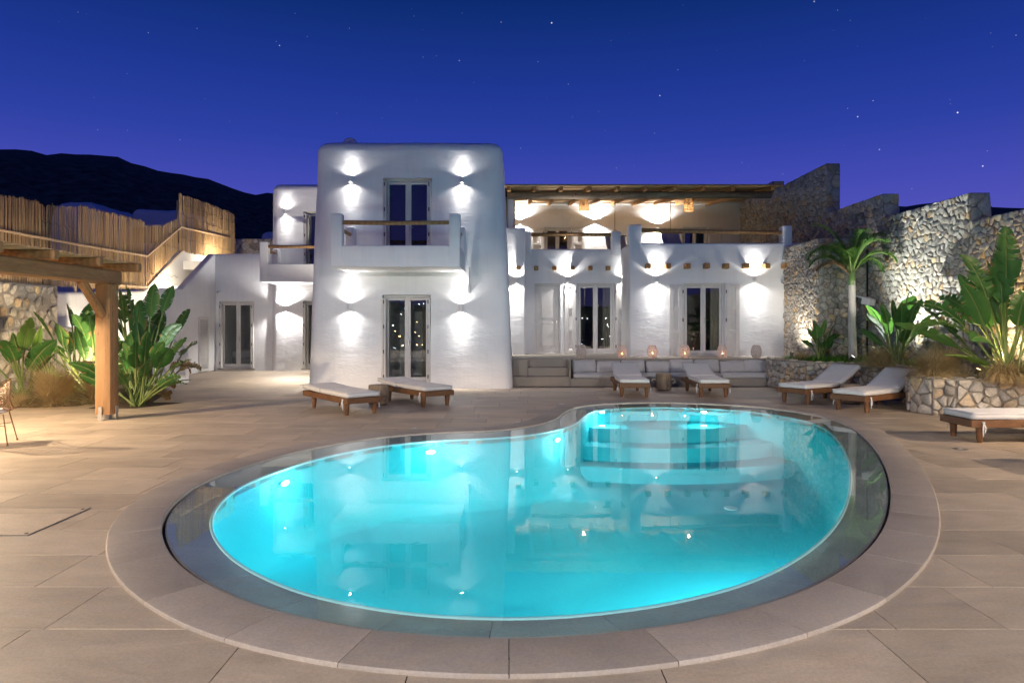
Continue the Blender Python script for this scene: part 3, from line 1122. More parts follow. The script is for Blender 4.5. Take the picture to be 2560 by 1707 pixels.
# bedroom seen through the panes
bed = thing('bed', 'white bed with pillows inside the left bedroom', 'bed', (-9.7, 25.75, .09))
MB().cbox(-.55, .55, -.75, .8, 0, .3, .02).build('base', M['interior'], bed)
MB().cbox(-.56, .56, -.76, .8, .3, .58, .05).build('mattress', M['mattress'], bed)
for sx in (-.3, .22):
    MB().cbox(sx - .22, sx + .22, .45, .62, .56, .92, .07).build('pillow', M['mattress'], bed)
fl = thing('table_lamp', 'dark shaded table lamp behind the right pane of the bedroom door', 'lamp', (-9.42, 26.4, .09))
MB().lathe([(.1, 0), (.1, .02), (.05, .04), (.05, 1.1), (.02, 1.15)], 14).build('stand', M['paint'], fl, sharp=40)
MB().lathe([(.24, 1.15), (.15, 1.62)], 18).build('shade', M['dark_metal'], fl, sharp=40)
# louvred cupboard door on the side wall
lv = empty('louvred_shutter', (-10.50, 23.2, .05), 0, villa)
MB().cbox(0, .05, -.36, -.30, 0, 1.85, .005).cbox(0, .05, .30, .36, 0, 1.85, .005).cbox(0, .05, -.30, .30, 0, .08, .005).cbox(0, .05, -.30, .30, 1.77, 1.85, .005).build('frame', M['paint'], lv)
for i in range(28):
    a = .09 + i * .06
    MB().box(-.03, .03, -.30, .30, -.004, .004, Matrix.Translation((.026, 0, a + .03)) @ Matrix.Rotation(radians(50), 4, 'Y')).build('slat', M['paint'], lv)

# ---------------------------------------------------------------- garden stair on the left
SX = -10.5
prof = [(19.0, 0), (19.0, 1.45), (19.36, 1.96), (20.3, 2.72), (21.8, 2.78), (24.1, 4.13), (24.6, 4.13), (24.6, 0)]
st = empty('garden_stair', (SX, 19, 0), 0, villa)
def rel(pr): return [(y - 19, z) for y, z in pr]
prism_x('parapet', rel(prof), -.26, 0, PL, st, .05)
# parapet facing the camera with a curved low end
pp = [(-9.08, 0), (-9.08, .78), (-9.12, .92), (-9.24, 1.04), (-9.6, 1.30), (-10.27, 1.76), (-10.5, 1.92), (-11.75, 1.95), (-11.75, 0)]
prism_y('parapet', [(x - SX, z) for x, z in pp], -.02, .22, PL, st, .04)
# lower flight climbs to the left
for i in range(7):
    x1 = -9.08 - .28 * i
    MB().cbox(-11.75 - SX, x1 - SX, -1.3 + .001 * i, -.021, (.17 * i), .17 * (i + 1), .012).build('step', PL, st)
prism_y('parapet', [(x - SX, z) for x, z in [(-9.5, 0), (-9.5, .62), (-9.75, .9), (-10.5, 1.5), (-11.75, 1.6), (-11.75, 0)]], -1.55, -1.301, PL, st, .04)
# upper flight climbs away from the camera
for i in range(16):
    MB().cbox(-11.7 - SX, -.262, .30 + i * .3, 5.6 + .001 * i, .8 + .125 * i - .2, .8 + .125 * i, .01).build('step', PL, st)
prism_x('retaining_wall', rel([(18.0, 0), (18.0, 2.5), (21.9, 2.72), (23.9, 4.2), (24.3, 4.32), (29, 4.32), (29, 0)]), -1.75, -1.2, PL, st, .1)
MB().box(-11.7 - SX, -.27, 5.3, 10, 3.6, 3.9).build('landing', PL, st)

# ---------------------------------------------------------------- raised terrace with steps and bench
PZ = .70
ter = empty('raised_terrace', (3.5, 18.05, 0), 0, villa)
ox, oy = 3.5, 18.05
def T(nm, x0, x1, y0, y1, z0, z1, c=.012, mat='screed'):
    return MB().cbox(x0 - ox, x1 - ox, y0 - oy, y1 - oy, z0, z1, c).build(nm, M[mat], ter)
T('platform', .02, 8.3, 18.72, 22.6, 0, PZ)
T('platform', .02, .43, 18.42, 18.719, 0, PZ - .001)
T('platform', 1.52, 1.56, 18.06, 18.719, 0, PZ - .003)
T('step', .02, 1.519, 18.05, 18.419, 0, .255)
T('step', .431, 1.519, 18.42, 18.718, 0, .48)
T('bench_base', 1.561, 6.95, 18.06, 18.718, 0, .21)
T('nosing', 1.561, 7.0, 18.66, 18.721, PZ - .05, PZ + .003, .008)

# ---------------------------------------------------------------- right house: recess, pillar, right block
RY, BY, QY = 21.9, 20.3, 21.3
F1 = 4.06
def hole(px0, px1, py0, Y, z0=PZ + .02):
    return (AT(px0, 0, Y).x, AT(px1, 0, Y).x, z0, AT(0, py0, Y).z)
rec = mass('recess_wall', .3, 4.0, RY, RY + .4, 0, F1, PL, villa, r=.03, step=.3, amp=.01, rt=.05, seed=31)
d0 = hole(1336, 1401, 709, RY); d1 = hole(1442, 1537, 708, RY)
cut(rec, [(d0[0], d0[1], RY - 1, RY + 1, d0[2], d0[3]), (d1[0], d1[1], RY - 1, RY + 1, d1[2], d1[3])])
french_door(*d0, RY, .10, solid=True)
french_door(*d1, RY, .10, 'flat', sw=.36, curtain=1)
blk = mass('side_block_wall', AT(1574, 0, BY).x, 8.6, BY, BY + .4, 0, F1, PL, villa, r=.05, step=.3, amp=.012, rt=.05, seed=41)
d2 = hole(1709, 1812, 708, BY)
cut(blk, [(d2[0], d2[1], BY - 1, BY + 1, d2[2], d2[3])])
french_door(*d2, BY, .10, 'flat', sw=.40, curtain=1)
bx = AT(1574, 0, BY).x
mass('side_block_return', bx + .002, bx + .36, BY + .39, RY + .1, 0, F1 - .004, PL, villa, r=.03, step=.3, amp=.006, rt=.04, seed=44)
mass('pillar', -.4, .42, QY, RY + .3, 0, 4.66, PL, villa, r=.05, step=.3, amp=.01, rt=.05, seed=51)
mass('parapet_post', .421, AT(1328, 0, RY).x, RY - .05, RY + .3, 3.9, 4.63, PL, villa, r=.03, amp=.004, rt=.03, seed=52)
mass('parapet_post', bx - .012, bx + .36, BY - .012, BY + .36, 3.5, 4.61, PL, villa, r=.04, amp=.006, rt=.05, seed=53)
mass('parapet_post', bx - .31, bx - .013, RY - .06, RY + .3, 3.85, 4.62, PL, villa, r=.04, amp=.006, rt=.05, seed=54)
mass('parapet_post', 8.06, 8.33, BY - .010, BY + .36, 3.5, 4.58, PL, villa, r=.03, amp=.004, rt=.03, seed=55)
# terrace floor, upper wall and the rooms behind
MB().box(-.3, 9.2, RY + .41, 28.0, 3.38, 3.62).box(bx + .37, 9.2, BY + .41, RY + .409, 3.38, 3.618).build('terrace_floor', M['screed'], villa)
UY = 28.0
upw = mass('upper_wall', -3.0, 9.5, UY, UY + .4, 3.0, 6.72, PL, villa, r=.02, step=.5, amp=.008, rt=.02, seed=61)
e0 = hole(1361, 1427, 568, UY, 3.66); e1 = hole(1706, 1770, 568, UY, 3.66)
cut(upw, [(e0[0], e0[1], UY - 1, UY + 1, e0[2], e0[3]), (e1[0], e1[1], UY - 1, UY + 1, e1[2], e1[3])])
french_door(*e0, UY, .10, 'flat', sw=.55, sill=False)
french_door(*e1, UY, .10, 'flat', sw=.55, sill=False)
mass('roof_edge', -3.0, 9.5, UY - .1, UY + .38, 6.55, 6.72, PL, villa, r=.02, amp=.004, rt=.03, seed=66)
m = MB().box(-3, 10, 31.0, 31.3, 0, 6.7).box(-3, 10, UY + .41, 31.0, 6.4, 6.68).box(-3, 10, UY + .41, 31.0, 3.3, 3.6).box(9.6, 10, UY, 31.0, 3.6, 6.4).box(-.2, 9.4, 25.6, 25.8, 0, 3.37)
m.build('inner_walls', M['interior'], villa)
# back of the tower's roofline seen beside the canopy
mass('stair_head', -3.4, .1, 23.0, 28.2, 3.0, 5.95, PL, villa, r=.1, amp=.01, rt=.1, seed=71)
# projecting beam ends over the doors
def beam_end(x, y, z, s, out):
    o = MB().cbox(-s / 2, s / 2, -out, .05, -s / 2, s / 2, .012).build('beam_end', M['wood_beam'], villa)
    o.location = (x, y, z)
    o.rotation_euler = (random.Random(int(x * 100)).uniform(-.05, .05), 0, random.Random(int(x * 77)).uniform(-.03, .03))
beam_end(AT(1296, 671, QY).x, QY, AT(0, 671, QY).z, .135, .16)
for zx in (320, 462, 605, 747, 888, 1030):
    px = 1240 + zx * .3146
    beam_end(AT(px, 671, RY).x, RY, AT(0, 671, RY).z, .135, .16)
for zx in (1208, 1362, 1515, 1668, 1820, 1978, 2140, 2290):
    px = 1240 + zx * .3146
    beam_end(AT(px, 666, BY).x - .02, BY, AT(0, 666, BY).z, .15, .26)
# timber rails between the posts
MB().tube([(.55, RY + .12, 4.53), (2.2, RY + .12, 4.54), (bx - .15, RY + .12, 4.53)], [.062, .058, .062], 12).build('terrace_rail', M['wood_rail'], villa, smooth=True)
MB().tube([(bx + .3, BY + .15, 4.46), (5.8, BY + .15, 4.42), (8.15, BY + .15, 4.38)], [.062, .058, .06], 12).build('terrace_rail', M['wood_rail'], villa, smooth=True)
# column carrying the canopy beam
mass('column', AT(1268, 0, 21.7).x, AT(1284, 0, 21.7).x + .01, 21.6, 21.85, 4.3, 5.66, PL, villa, r=.08, amp=.004, rt=.03, seed=81)

# ---------------------------------------------------------------- wall lamps (up and down lights)
def spot(parent, name, loc, up, power, spill=.12, ang=150, blend=.5, col=(1.0, .97, .94), r=.022):
    d = bpy.data.lights.new(name, 'SPOT')
    d.energy = power; d.spot_size = radians(ang); d.spot_blend = blend; d.color = col; d.shadow_soft_size = r
    # beam profile: a narrow lobe with a weak wide spill
    d.use_nodes = True
    nt = d.node_tree
    em = nt.nodes['Emission']
    tc = nt.nodes.new('ShaderNodeTexCoord'); sx = nt.nodes.new('ShaderNodeSeparateXYZ')
    nt.links.new(tc.outputs['Normal'], sx.inputs[0])
    ab = nt.nodes.new('ShaderNodeMath'); ab.operation = 'ABSOLUTE'; nt.links.new(sx.outputs['Z'], ab.inputs[0])
    pw = nt.nodes.new('ShaderNodeMath'); pw.operation = 'POWER'; pw.inputs[1].default_value = 14.0; nt.links.new(ab.outputs[0], pw.inputs[0])
    ma = nt.nodes.new('ShaderNodeMath'); ma.operation = 'MULTIPLY_ADD'; ma.inputs[1].default_value = 1 - spill; ma.inputs[2].default_value = spill
    nt.links.new(pw.outputs[0], ma.inputs[0]); nt.links.new(ma.outputs[0], em.inputs['Strength'])
    q = bpy.data.objects.new(name, d)
    q.location = loc
    q.rotation_euler = (radians(180), 0, 0) if up else (0, 0, 0)
    return link(q, parent)
def wall_lamp(x, y, z, power, label, upf=1.0, col=(1.0, .97, .95), rz=0, spill=.12):
    t = thing('wall_lamp', label, 'wall lamp', (x, y, z), rz, group='up and down wall lamps')
    hh = .08; r = .052; d = -.115
    MB().lathe([(r * .86, -hh + .012), (r, -hh), (r, hh), (r * .86, hh - .012)], 20, (0, d, 0), cap=False).build('shade', M['white_metal'], t, sharp=40)
    MB().cbox(-.03, .03, d + r - .006, .012, -.035, .035, .004).build('bracket', M['white_metal'], t)
    MB().lathe([(r * .84, -hh + .016), (r * .84, -hh + .018)], 16, (0, d, 0)).build('lens', M['lens'], t)
    MB().lathe([(r * .84, hh - .018), (r * .84, hh - .016)], 16, (0, d, 0)).build('lens', M['lens'], t)
    spot(t, 'up_light', (0, d, hh + .004), True, power * upf, spill, col=col)
    spot(t, 'down_light', (0, d, -hh - .004), False, power, spill, col=col)
def lamp_px(px, py, Y, power, label, **kw):
    p = AT(px, py, Y)
    wall_lamp(p.x, Y, p.z, power, label, **kw)
ty = tower_y
lamp_px(879, 450.6, ty(5.4), P_UP, 'small up and down wall lamp high on the tower, left of its upper door')
lamp_px(1155, 452, ty(5.4), P_UP, 'small up and down wall lamp high on the tower, right of its upper door')
lamp_px(876.5, 768, ty(2.1), P_WALL, 'small up and down wall lamp under the tower balcony, left of the lower door')
lamp_px(1153.5, 770, ty(2.1), P_WALL, 'small up and down wall lamp under the tower balcony, right of the lower door')
lamp_px(716, 531.5, WY + .09, P_UP, 'small up and down wall lamp above the left wing balcony')
lamp_px(714, 772, WY + .04, P_WALL * 1.7, 'small up and down wall lamp below the left wing balcony', spill=.75)
wall_lamp(-5.24 + .045, 20.2, 2.1, 420, 'added fill wall lamp on the hidden left flank of the tower', col=(1.0, .92, .80), rz=radians(-90), spill=1.0)  # unseen lamp added to brighten the left court
lamp_px(1292, 702, QY, P_WALL * 1.7, 'small up and down wall lamp on the pillar beside the tower')
lamp_px(1419, 700, RY, P_WALL * 1.7, 'small up and down wall lamp between the panelled door and the glazed doors')
lamp_px(1553, 700, RY, P_WALL * 1.7, 'small up and down wall lamp in the recess corner, right of the glazed doors')
lamp_px(1639.5, 699, BY, P_WALL * 1.7, 'small up and down wall lamp left of the glazed doors on the right block')
lamp_px(1885.5, 699, BY, P_WALL * 1.7, 'small up and down wall lamp right of the glazed doors near the stone wall')
lamp_px(1300, 556, UY, P_UP * 3.4, 'small up and down wall lamp on the upper terrace, next to the tower', spill=.75)
lamp_px(1487, 555, UY, P_UP * 3.4, 'small up and down wall lamp on the upper terrace, between the two hanging baskets', spill=.75)
lamp_px(1644, 566, UY, P_UP * 3.4, 'small up and down wall lamp on the upper terrace, behind the hanging chairs', spill=.75)

# ================================================================ STONE WALLS
def clip_half(poly, px, py, nx, ny):
    out = []
    n = len(poly)
    for i in range(n):
        a, b = poly[i - 1], poly[i]
        da = (a[0] - px) * nx + (a[1] - py) * ny
        db = (b[0] - px) * nx + (b[1] - py) * ny
        if da <= 0: 
            if db <= 0: out.append(b)
            else:
                t = da / (da - db); out.append((a[0] + (b[0] - a[0]) * t, a[1] + (b[1] - a[1]) * t))
        elif db <= 0:
            t = da / (da - db); out.append((a[0] + (b[0] - a[0]) * t, a[1] + (b[1] - a[1]) * t)); out.append(b)
    return out
def stone_cells(u0, u1, v0, v1, size, rnd, asp=1.15):
    """irregular rubble layout: polygons of a jittered, unevenly dense point set"""
    sx, sy = size * asp, size / asp
    nx = max(1, round((u1 - u0) / sx)); ny = max(1, round((v1 - v0) / sy))
    sx, sy = (u1 - u0) / nx, (v1 - v0) / ny
    grid = {}
    for j in range(ny):
        for i in range(nx):
            o = .5 if j % 2 else 0
            pts = [(u0 + (i + .5 + (o - .25) + rnd.uniform(-.42, .42)) * sx, v0 + (j + .5 + rnd.uniform(-.36, .36)) * sy)]
            if rnd.random() < .22:
                pts.append((u0 + (i + .5 + rnd.uniform(-.5, .5)) * sx, v0 + (j + .5 + rnd.uniform(-.5, .5)) * sy))
            grid[(i, j)] = pts
        
    out = []
    for (i, j), pts in grid.items():
        for p in pts:
            poly = [(u0, v0), (u1, v0), (u1, v1), (u0, v1)]
            for a in range(-2, 3):
                for b in range(-2, 3):
                    for q in grid.get((i + a, j + b), ()):
                        if q is p: continue
                        nx_, ny_ = q[0] - p[0], q[1] - p[1]
                        poly = clip_half(poly, (p[0] + q[0]) / 2, (p[1] + q[1]) / 2, nx_, ny_)
                        if len(poly) < 3: break
                    if len(poly) < 3: break
                if len(poly) < 3: break
            if len(poly) >= 3:
                out.append(poly)
    return out
def chaikin(P, t=.17):
    out = []
    n = len(P)
    for i in range(n):
        a, b = P[i], P[(i + 1) % n]
        if sqrt((a[0] - b[0]) ** 2 + (a[1] - b[1]) ** 2) < .02:
            out.append(((a[0] + b[0]) / 2, (a[1] + b[1]) / 2)); continue
        out.append((a[0] + (b[0] - a[0]) * t, a[1] + (b[1] - a[1]) * t))
        out.append((a[0] + (b[0] - a[0]) * (1 - t), a[1] + (b[1] - a[1]) * (1 - t)))
    return out
class StoneWall:
    """gathers rubble stones of one wall, then links the largest as parts and the rest as one"""
    def __init__(s, root, gap=.006, proud=.04, seed=1):
        s.root = root; s.gap = gap; s.proud = proud; s.r = random.Random(seed); s.items = []
        s.o = Vector(root.location)
    def face(s, O, U, V, u1, v1, size, u0=0, v0=0, asp=1.15):
        O, U, V = Vector(O), Vector(U).normalized(), Vector(V).normalized()
        N = U.cross(V).normalized()
        r = s.r
        for poly in stone_cells(u0, u1, v0, v1, size, r, asp):
            cx = sum(p[0] for p in poly) / len(poly); cy = sum(p[1] for p in poly) / len(poly)
            rad = sum(sqrt((p[0] - cx) ** 2 + (p[1] - cy) ** 2) for p in poly) / len(poly)
            if rad < .025: continue
            k = max(.3, 1 - s.gap * 1.3 / rad)
            P = chaikin([(cx + (p[0] - cx) * k, cy + (p[1] - cy) * k) for p in poly])
            P = [(p[0] + r.uniform(-1, 1) * rad * .035, p[1] + r.uniform(-1, 1) * rad * .035) for p in P]
            n = len(P)
            h = s.proud * r.uniform(.55, 1.25)
            tx, ty = r.uniform(-.25, .25), r.uniform(-.25, .25)
            v = []
            def W3(a, b, hh): return O + U * a + V * b + N * hh - s.o
            for p in P: v.append(W3(p[0], p[1], -.012))
            for p in P:
                dx, dy = p[0] - cx, p[1] - cy
                v.append(W3(cx + dx * .93, cy + dy * .93, h * r.uniform(.62, .85) + tx * dx + ty * dy))
            for p in P:
                dx, dy = p[0] - cx, p[1] - cy
                v.append(W3(cx + dx * .55, cy + dy * .55, h * r.uniform(.95, 1.12) + (tx * dx + ty * dy) * .6))
            f = []
            for i in range(n):
                j = (i + 1) % n
                f.append((i, j, n + j, n + i)); f.append((n + i, n + j, 2 * n + j, 2 * n + i))
            f.append(tuple(range(2 * n, 3 * n)))
            c = O + U * cx + V * cy
            s.items.append((rad * rad / (c.x ** 2 + c.y ** 2), v, f, r.random()))
        return s
    def finish(s, limit=300, mat='stone'):
        s.items.sort(key=lambda t: -t[0])
        def mk(name, v, f, vals):
            o = mesh_obj(name, v, f, M[mat], s.root, sharp=48)
            at = o.data.attributes.new('rnd', 'FLOAT', 'POINT')
            at.data.foreach_set('value', vals)
            return o
        for (_, v, f, q) in s.items[:limit]:
            mk('stone', v, f, [q] * len(v))
        if len(s.items) > limit:
            V_, F_, Q_ = [], [], []
            for (_, v, f, q) in s.items[limit:]:
                b = len(V_)
                V_ += v; F_ += [tuple(i + b for i in t) for t in f]; Q_ += [q] * len(v)
            tag(mk('small_stones', V_, F_, Q_), kind='stuff')

# ---------------------------------------------------------------- stepped boundary wall on the right
WX = 9.40
bw = thing('boundary_wall', 'tall stepped rubble stone wall along the right side of the garden', 'wall', (WX, 18, 0))
SECT = [(24.6, 31.0, 6.80), (20.4, 24.6, 6.45), (17.3, 20.4, 4.95), (14.0, 17.3, 4.34), (10.6, 14.0, 3.76), (2.0, 10.6, 3.2)]
m = MB()
for i, (y0, y1, zt) in enumerate(SECT):
    m.cbox(0, .40 + .002 * i, y0 - 18, y1 - 18 - (0 if i == 0 else -.0), -.5, zt, .012)
core = m.build('core', M['mortar'], bw)
sw = StoneWall(bw, seed=11)
for i, (y0, y1, zt) in enumerate(SECT):
    if y0 < 5: y0 = 6.0
    z0 = .4 if y0 < 18 else (3.4 if y0 > 20 else .6)
    size = .15 if y0 < 17 else .18
    # face looking at the pool (-X)
    sw.face((WX, y1, 0), (0, -1, 0), (0, 0, 1), y1 - y0, zt, size, v0=z0, asp=1.1)
    # end face looking at the camera
    sw.face((WX, y0, 0), (1, 0, 0), (0, 0, 1), .40, zt, .24, v0=max(.5, (SECT[i + 1][2] - .1) if i + 1 < len(SECT) else .5))
sw.finish(300)
# lower return wall beside the facade
rw = thing('return_wall', 'rubble stone wall joining the white facade to the tall wall', 'wall', (8.3, 18.4, 0))
rw['label'] = 'lower rubble stone wall between the white facade and the palm'
m = MB().cbox(8.1 - 8.3, WX - .05 - 8.3, 18.0 - 18.4, 20.28 - 18.4, 0, 3.92, .02)
m.build('core', M['mortar'], rw)
s2 = StoneWall(rw, seed=12)
s2.face((8.1, 20.28, 0), (0, -1, 0), (0, 0, 1), 2.28, 3.92, .135, v0=.6, asp=.85)
s2.face((8.1, 18.0, 0), (1, 0, 0), (0, 0, 1), 1.28, 3.92, .165, v0=.6, asp=1.25)
s2.finish(300)

# ---------------------------------------------------------------- planters
def planter(name, label, pts, zt, size, seed, th=.28, zs=None):
    loc = Vector((*pts[0], 0))
    t = thing(name, label, 'planter', loc)
    s = StoneWall(t, seed=seed, proud=.05, gap=.012)
    m = MB()
    P = [Vector(p) for p in pts]
    for i, (a, b) in enumerate(zip(P, P[1:])):
        d = (b - a).normalized()
        nrm = Vector((d.y, -d.x))            # outside is to the right of the run
        q = [a, b, b - nrm * th + d * .1, a - nrm * th - d * .1]
        zz = zt + .003 * i
        vs = [(*(p - loc.xy), -.02) for p in q] + [(*(p - loc.xy), zz) for p in q]
        m.add(vs, [(0, 1, 2, 3)[::-1], (4, 5, 6, 7), (0, 1, 5, 4), (1, 2, 6, 5), (2, 3, 7, 6), (3, 0, 4, 7)])
        s.face((a.x, a.y, 0), (d.x, d.y, 0), (0, 0, 1), (b - a).length, zt, size)
        # flat capping stones
        s.face((a.x, a.y, zz - .03), (d.x, d.y, 0), (-nrm.x, -nrm.y, 0), (b - a).length, th, size * 1.1)
    fix(m.build('core', M['mortar'], t))
    s.finish(300)
    return t
P1 = [(6.98, 18.7), (6.72, 17.75), (7.06, 16.4), (8.15, 15.6), (8.35, 14.6)]
pl1 = planter('stone_planter', 'low stone planter with green ground cover and palm, behind the loungers', P1, .73, .155, 21)
P2 = [(8.35, 14.55), (7.47, 12.8), (7.6, 12.35), (7.9, 12.15), (9.0, 11.95), (9.5, 11.2)]
pl2 = planter('stone_planter', 'low stone planter with feather grass, beside the right edge', P2, .66, .18, 22)
def soil(t, pts, z):
    loc = t.location
    poly = [Vector(p) for p in pts]
    V, F = cdt_sheet(poly, [], lambda x, y: inside(poly, x, y))
    o = mesh_obj('soil', [(p.x - loc.x, p.y - loc.y, z) for p in V], F, M['soil'], t)
    fix(o)
    if o.data.polygons[0].normal.z < 0: o.data.flip_normals()
soil(pl1, [(7.1, 18.6), (6.95, 17.75), (7.25, 16.6), (8.3, 15.85), (8.6, 14.6), (9.39, 14.5), (9.39, 17.98), (8.09, 17.98), (8.09, 19.9), (7.1, 19.9)], .68)
soil(pl2, [(8.5, 14.55), (7.7, 12.85), (7.8, 12.5), (8.0, 12.35), (9.05, 12.2), (9.39, 11.5), (9.39, 14.49)], .60)

# ---------------------------------------------------------------- left garden wall with reed fence on top
FX = -11.6
gw = thing('garden_wall', 'rubble stone wall with pale mortar behind the left planting bed', 'wall', (FX, 15, 0))
MB().cbox(-.4, 0, 6 - 15, 17.44 - 15, -.1, 2.62, .02).build('core', m_concrete('pale_mortar', (.27, .24, .205)), gw)
s3 = StoneWall(gw, seed=31, gap=.03, proud=.03)
s3.face((FX, 12.4, 0), (0, 1, 0), (0, 0, 1), 5.0, 2.60, .26, asp=.95)
s3.finish(300)

def reed_panel(parent, o, pts, seed, dens=62, lean=.0, mat='reed'):
    """canes standing between points [(pos, z_bottom, z_top)...] given in parent space"""
    r = random.Random(seed)
    m = MB(); vals = []
    for (a, za0, za1), (b, zb0, zb1) in zip(pts, pts[1:]):
        a, b = Vector(a), Vector(b)
        n = int((b - a).length * dens)
        d = (b - a).normalized(); nn = Vector((-d.y, d.x))
        for i in range(n):
            t = (i + r.uniform(-.3, .3)) / n
            p = a.lerp(b, t) + nn * (r.uniform(-.014, .014) + .03 * noise.noise(Vector((t * 4, seed, 0))))
            z0 = za0 + (zb0 - za0) * t + r.uniform(-.03, .03); z1 = za1 + (zb1 - za1) * t + r.gauss(0, .022) + .03 * noise.noise(Vector((t * 5 + seed, 0, 0)))
            q = p + d * r.uniform(-.035, .035) + nn * r.uniform(-.02, .02)
            rr = r.uniform(.006, .0105)
            k0 = len(m.v)
            m.tube([(p.x, p.y, z0), ((p.x + q.x) / 2 + r.uniform(-.008, .008), (p.y + q.y) / 2, (z0 + z1) / 2), (q.x, q.y, z1)], [rr * 1.1, rr, rr * .8], 4, cap=False)
            vals += [r.random()] * (len(m.v) - k0)
    ob = m.build('reed_panel', M[mat], parent, smooth=True)
    at = ob.data.attributes.new('rnd', 'FLOAT', 'POINT'); at.data.foreach_set('value', vals)
    tag(ob, kind='stuff')
    return ob
fence = thing('reed_fence', 'tall woven reed cane fence with pale battens along the left garden wall', 'fence', (FX - .1, 20, 2.6))
fo = fence.location
FP = [((FX - .1, 13.2), 2.55, 4.46), ((FX - .1, 15.6), 2.6, 4.60), ((FX - .1, 16.9), 2.6, 4.68)]
def fr(lst): return [((x - fo.x, y - fo.y), a - fo.z, b - fo.z) for (x, y), a, b in lst]
reed_panel(fence, fo, fr(FP), 1)
reed_panel(fence, fo, fr([((FX - .13, 16.92), 2.6, 4.60), ((FX - .11, 18.35), 2.65, 4.80)]), 2, 46)
reed_panel(fence, fo, fr([((FX - .1, 18.42), 2.62, 4.84), ((FX - .1, 21.75), 2.78, 4.92)]), 3)
reed_panel(fence, fo, fr([((FX - .1, 21.8), 2.85, 4.80), ((FX - .12, 22.8), 3.5, 4.92), ((FX - .1, 23.95), 4.25, 5.35)]), 4, 50)
reed_panel(fence, fo, fr([((FX - .1, 24.0), 4.22, 6.22), ((FX - .1, 26.0), 4.25, 6.28), ((FX - .1, 28.8), 4.25, 6.26)]), 5, 46)
def batten(p, q, s=.035):
    p, q = Vector(p), Vector(q)
    d = q - p
    ang = atan2(d.z, d.y)
    Mx = Matrix.Translation(p - Vector(fo)) @ Matrix.Rotation(ang, 4, 'X')
    MB().cbox(-s * .5, s * .5, 0, d.length, -s * .75, s * .75, .004, Mx).build('batten', M['batten'], fence)
bxx = FX - .05
batten((bxx, 13.0, 3.80), (bxx, 16.85, 3.78)); batten((bxx, 16.86, 3.78), (bxx, 18.4, 3.78)); batten((bxx, 18.41, 3.78), (bxx, 21.8, 3.82))
batten((bxx, 21.81, 3.82), (bxx, 24.05, 5.07)); batten((bxx, 24.06, 5.07), (bxx, 28.2, 5.20))
batten((bxx, 21.8, 2.82), (bxx, 24.05, 4.20)); batten((bxx, 18.5, 2.78), (bxx, 21.79, 2.82))
k_tie = m_plain('tie_wire', (.05, .04, .03), .7)
for (y0, y1, zz) in ((16.95, 18.35, (2.95, 3.4, 4.2)), (21.85, 23.9, (3.3, 4.3)), (24.05, 28.8, (4.7, 5.5, 5.9))):
    for q, z in enumerate(zz):
        m = MB()
        n = 24
        m.tube([(FX - .08 - fo.x, y0 + (y1 - y0) * i / n - fo.y, z + .035 * sin(i * 1.3 + q) - fo.z) for i in range(n + 1)], .006, 4, cap=False)
        m.build('tie_wire', k_tie, fence)
for y in (13.3, 16.9, 18.4, 21.78, 24.0, 26.2, 28.7):
    MB().tube([(FX - .17 - fo.x, y - fo.y, -.3), (FX - .17 - fo.x, y - fo.y, 1.5 + (1.9 if y > 23.9 else 0))], .035, 8).build('post', M['wood_grey'], fence, smooth=True)

# ---------------------------------------------------------------- reed canopy over the upper terrace
cn = thing('reed_canopy', 'sloping reed roof on timber rafters over the upper terrace', 'canopy', (4.3, 21.5, 5.6))
co = Vector(cn.location)
cy0, cz0, cy1, cz1 = 20.75, 5.86, UY, 6.66
def roof_z(y): return cz0 + (cz1 - cz0) * (y - cy0) / (cy1 - cy0)
MB().tube([(-.15 - co.x, 0, .10), (2.5 - co.x, .0, .10), (5.5 - co.x, 0.02, .115), (8.15 - co.x, 0, .115)], [.115, .12, .105, .11], 14).build('beam', M['wood_grey'], cn, smooth=True)
for i in range(10):
    zx = [105, 308, 520, 742, 968, 1190, 1420, 1648, 1880, 2200][i]
    x = AT(1240 + zx * .3146, 0, 20.9).x
    q = MB()
    dy = UY + .06 - 20.85
    ang = atan2(cz1 - cz0, cy1 - cy0)
    Mx = Matrix.Translation((x - co.x, 20.85 - co.y, roof_z(20.85) - .085 - co.z)) @ Matrix.Rotation(ang, 4, 'X')
    q.cbox(-.06, .06, 0, dy / cos(ang), -.065, .065, .012, Mx)
    q.build('rafter', M['wood_beam'], cn)
r = random.Random(77)
m = MB(); vals = []
y = cy0
while y < cy1 - .05:
    x = -.35
    while x < 9.3:
        ln = r.uniform(2.2, 3.4)
        xr = 8.25 + (9.36 - 8.25) * (y - cy0) / (cy1 - cy0)
        if x > xr: break
        xe = min(xr + r.uniform(-.05, .03), x + ln)
        z = roof_z(y) + r.uniform(-.004, .008)
        k0 = len(m.v)
        m.tube([(x - co.x, y - co.y + r.uniform(-.006, .006), z - co.z), (xe - co.x, y - co.y + r.uniform(-.006, .006), z - co.z + r.uniform(-.004, .004))], r.uniform(.009, .013), 5, cap=True)
        vals += [r.random()] * (len(m.v) - k0)
        x = xe + .01
    y += .0215
ob = m.build('reed_mat', M['reed_roof'], cn, smooth=True)
at = ob.data.attributes.new('rnd', 'FLOAT', 'POINT'); at.data.foreach_set('value', vals)
tag(ob, kind='stuff')
a_ = atan2(cz1 - cz0, cy1 - cy0)
MB().box(-.3 - co.x, 8.2 - co.x, 0, (cy1 - cy0) / cos(a_), .018, .04, Matrix.Translation((0, cy0 - co.y, cz0 - co.z)) @ Matrix.Rotation(a_, 4, 'X')).build('roof_board', M['wood_grey'], cn)

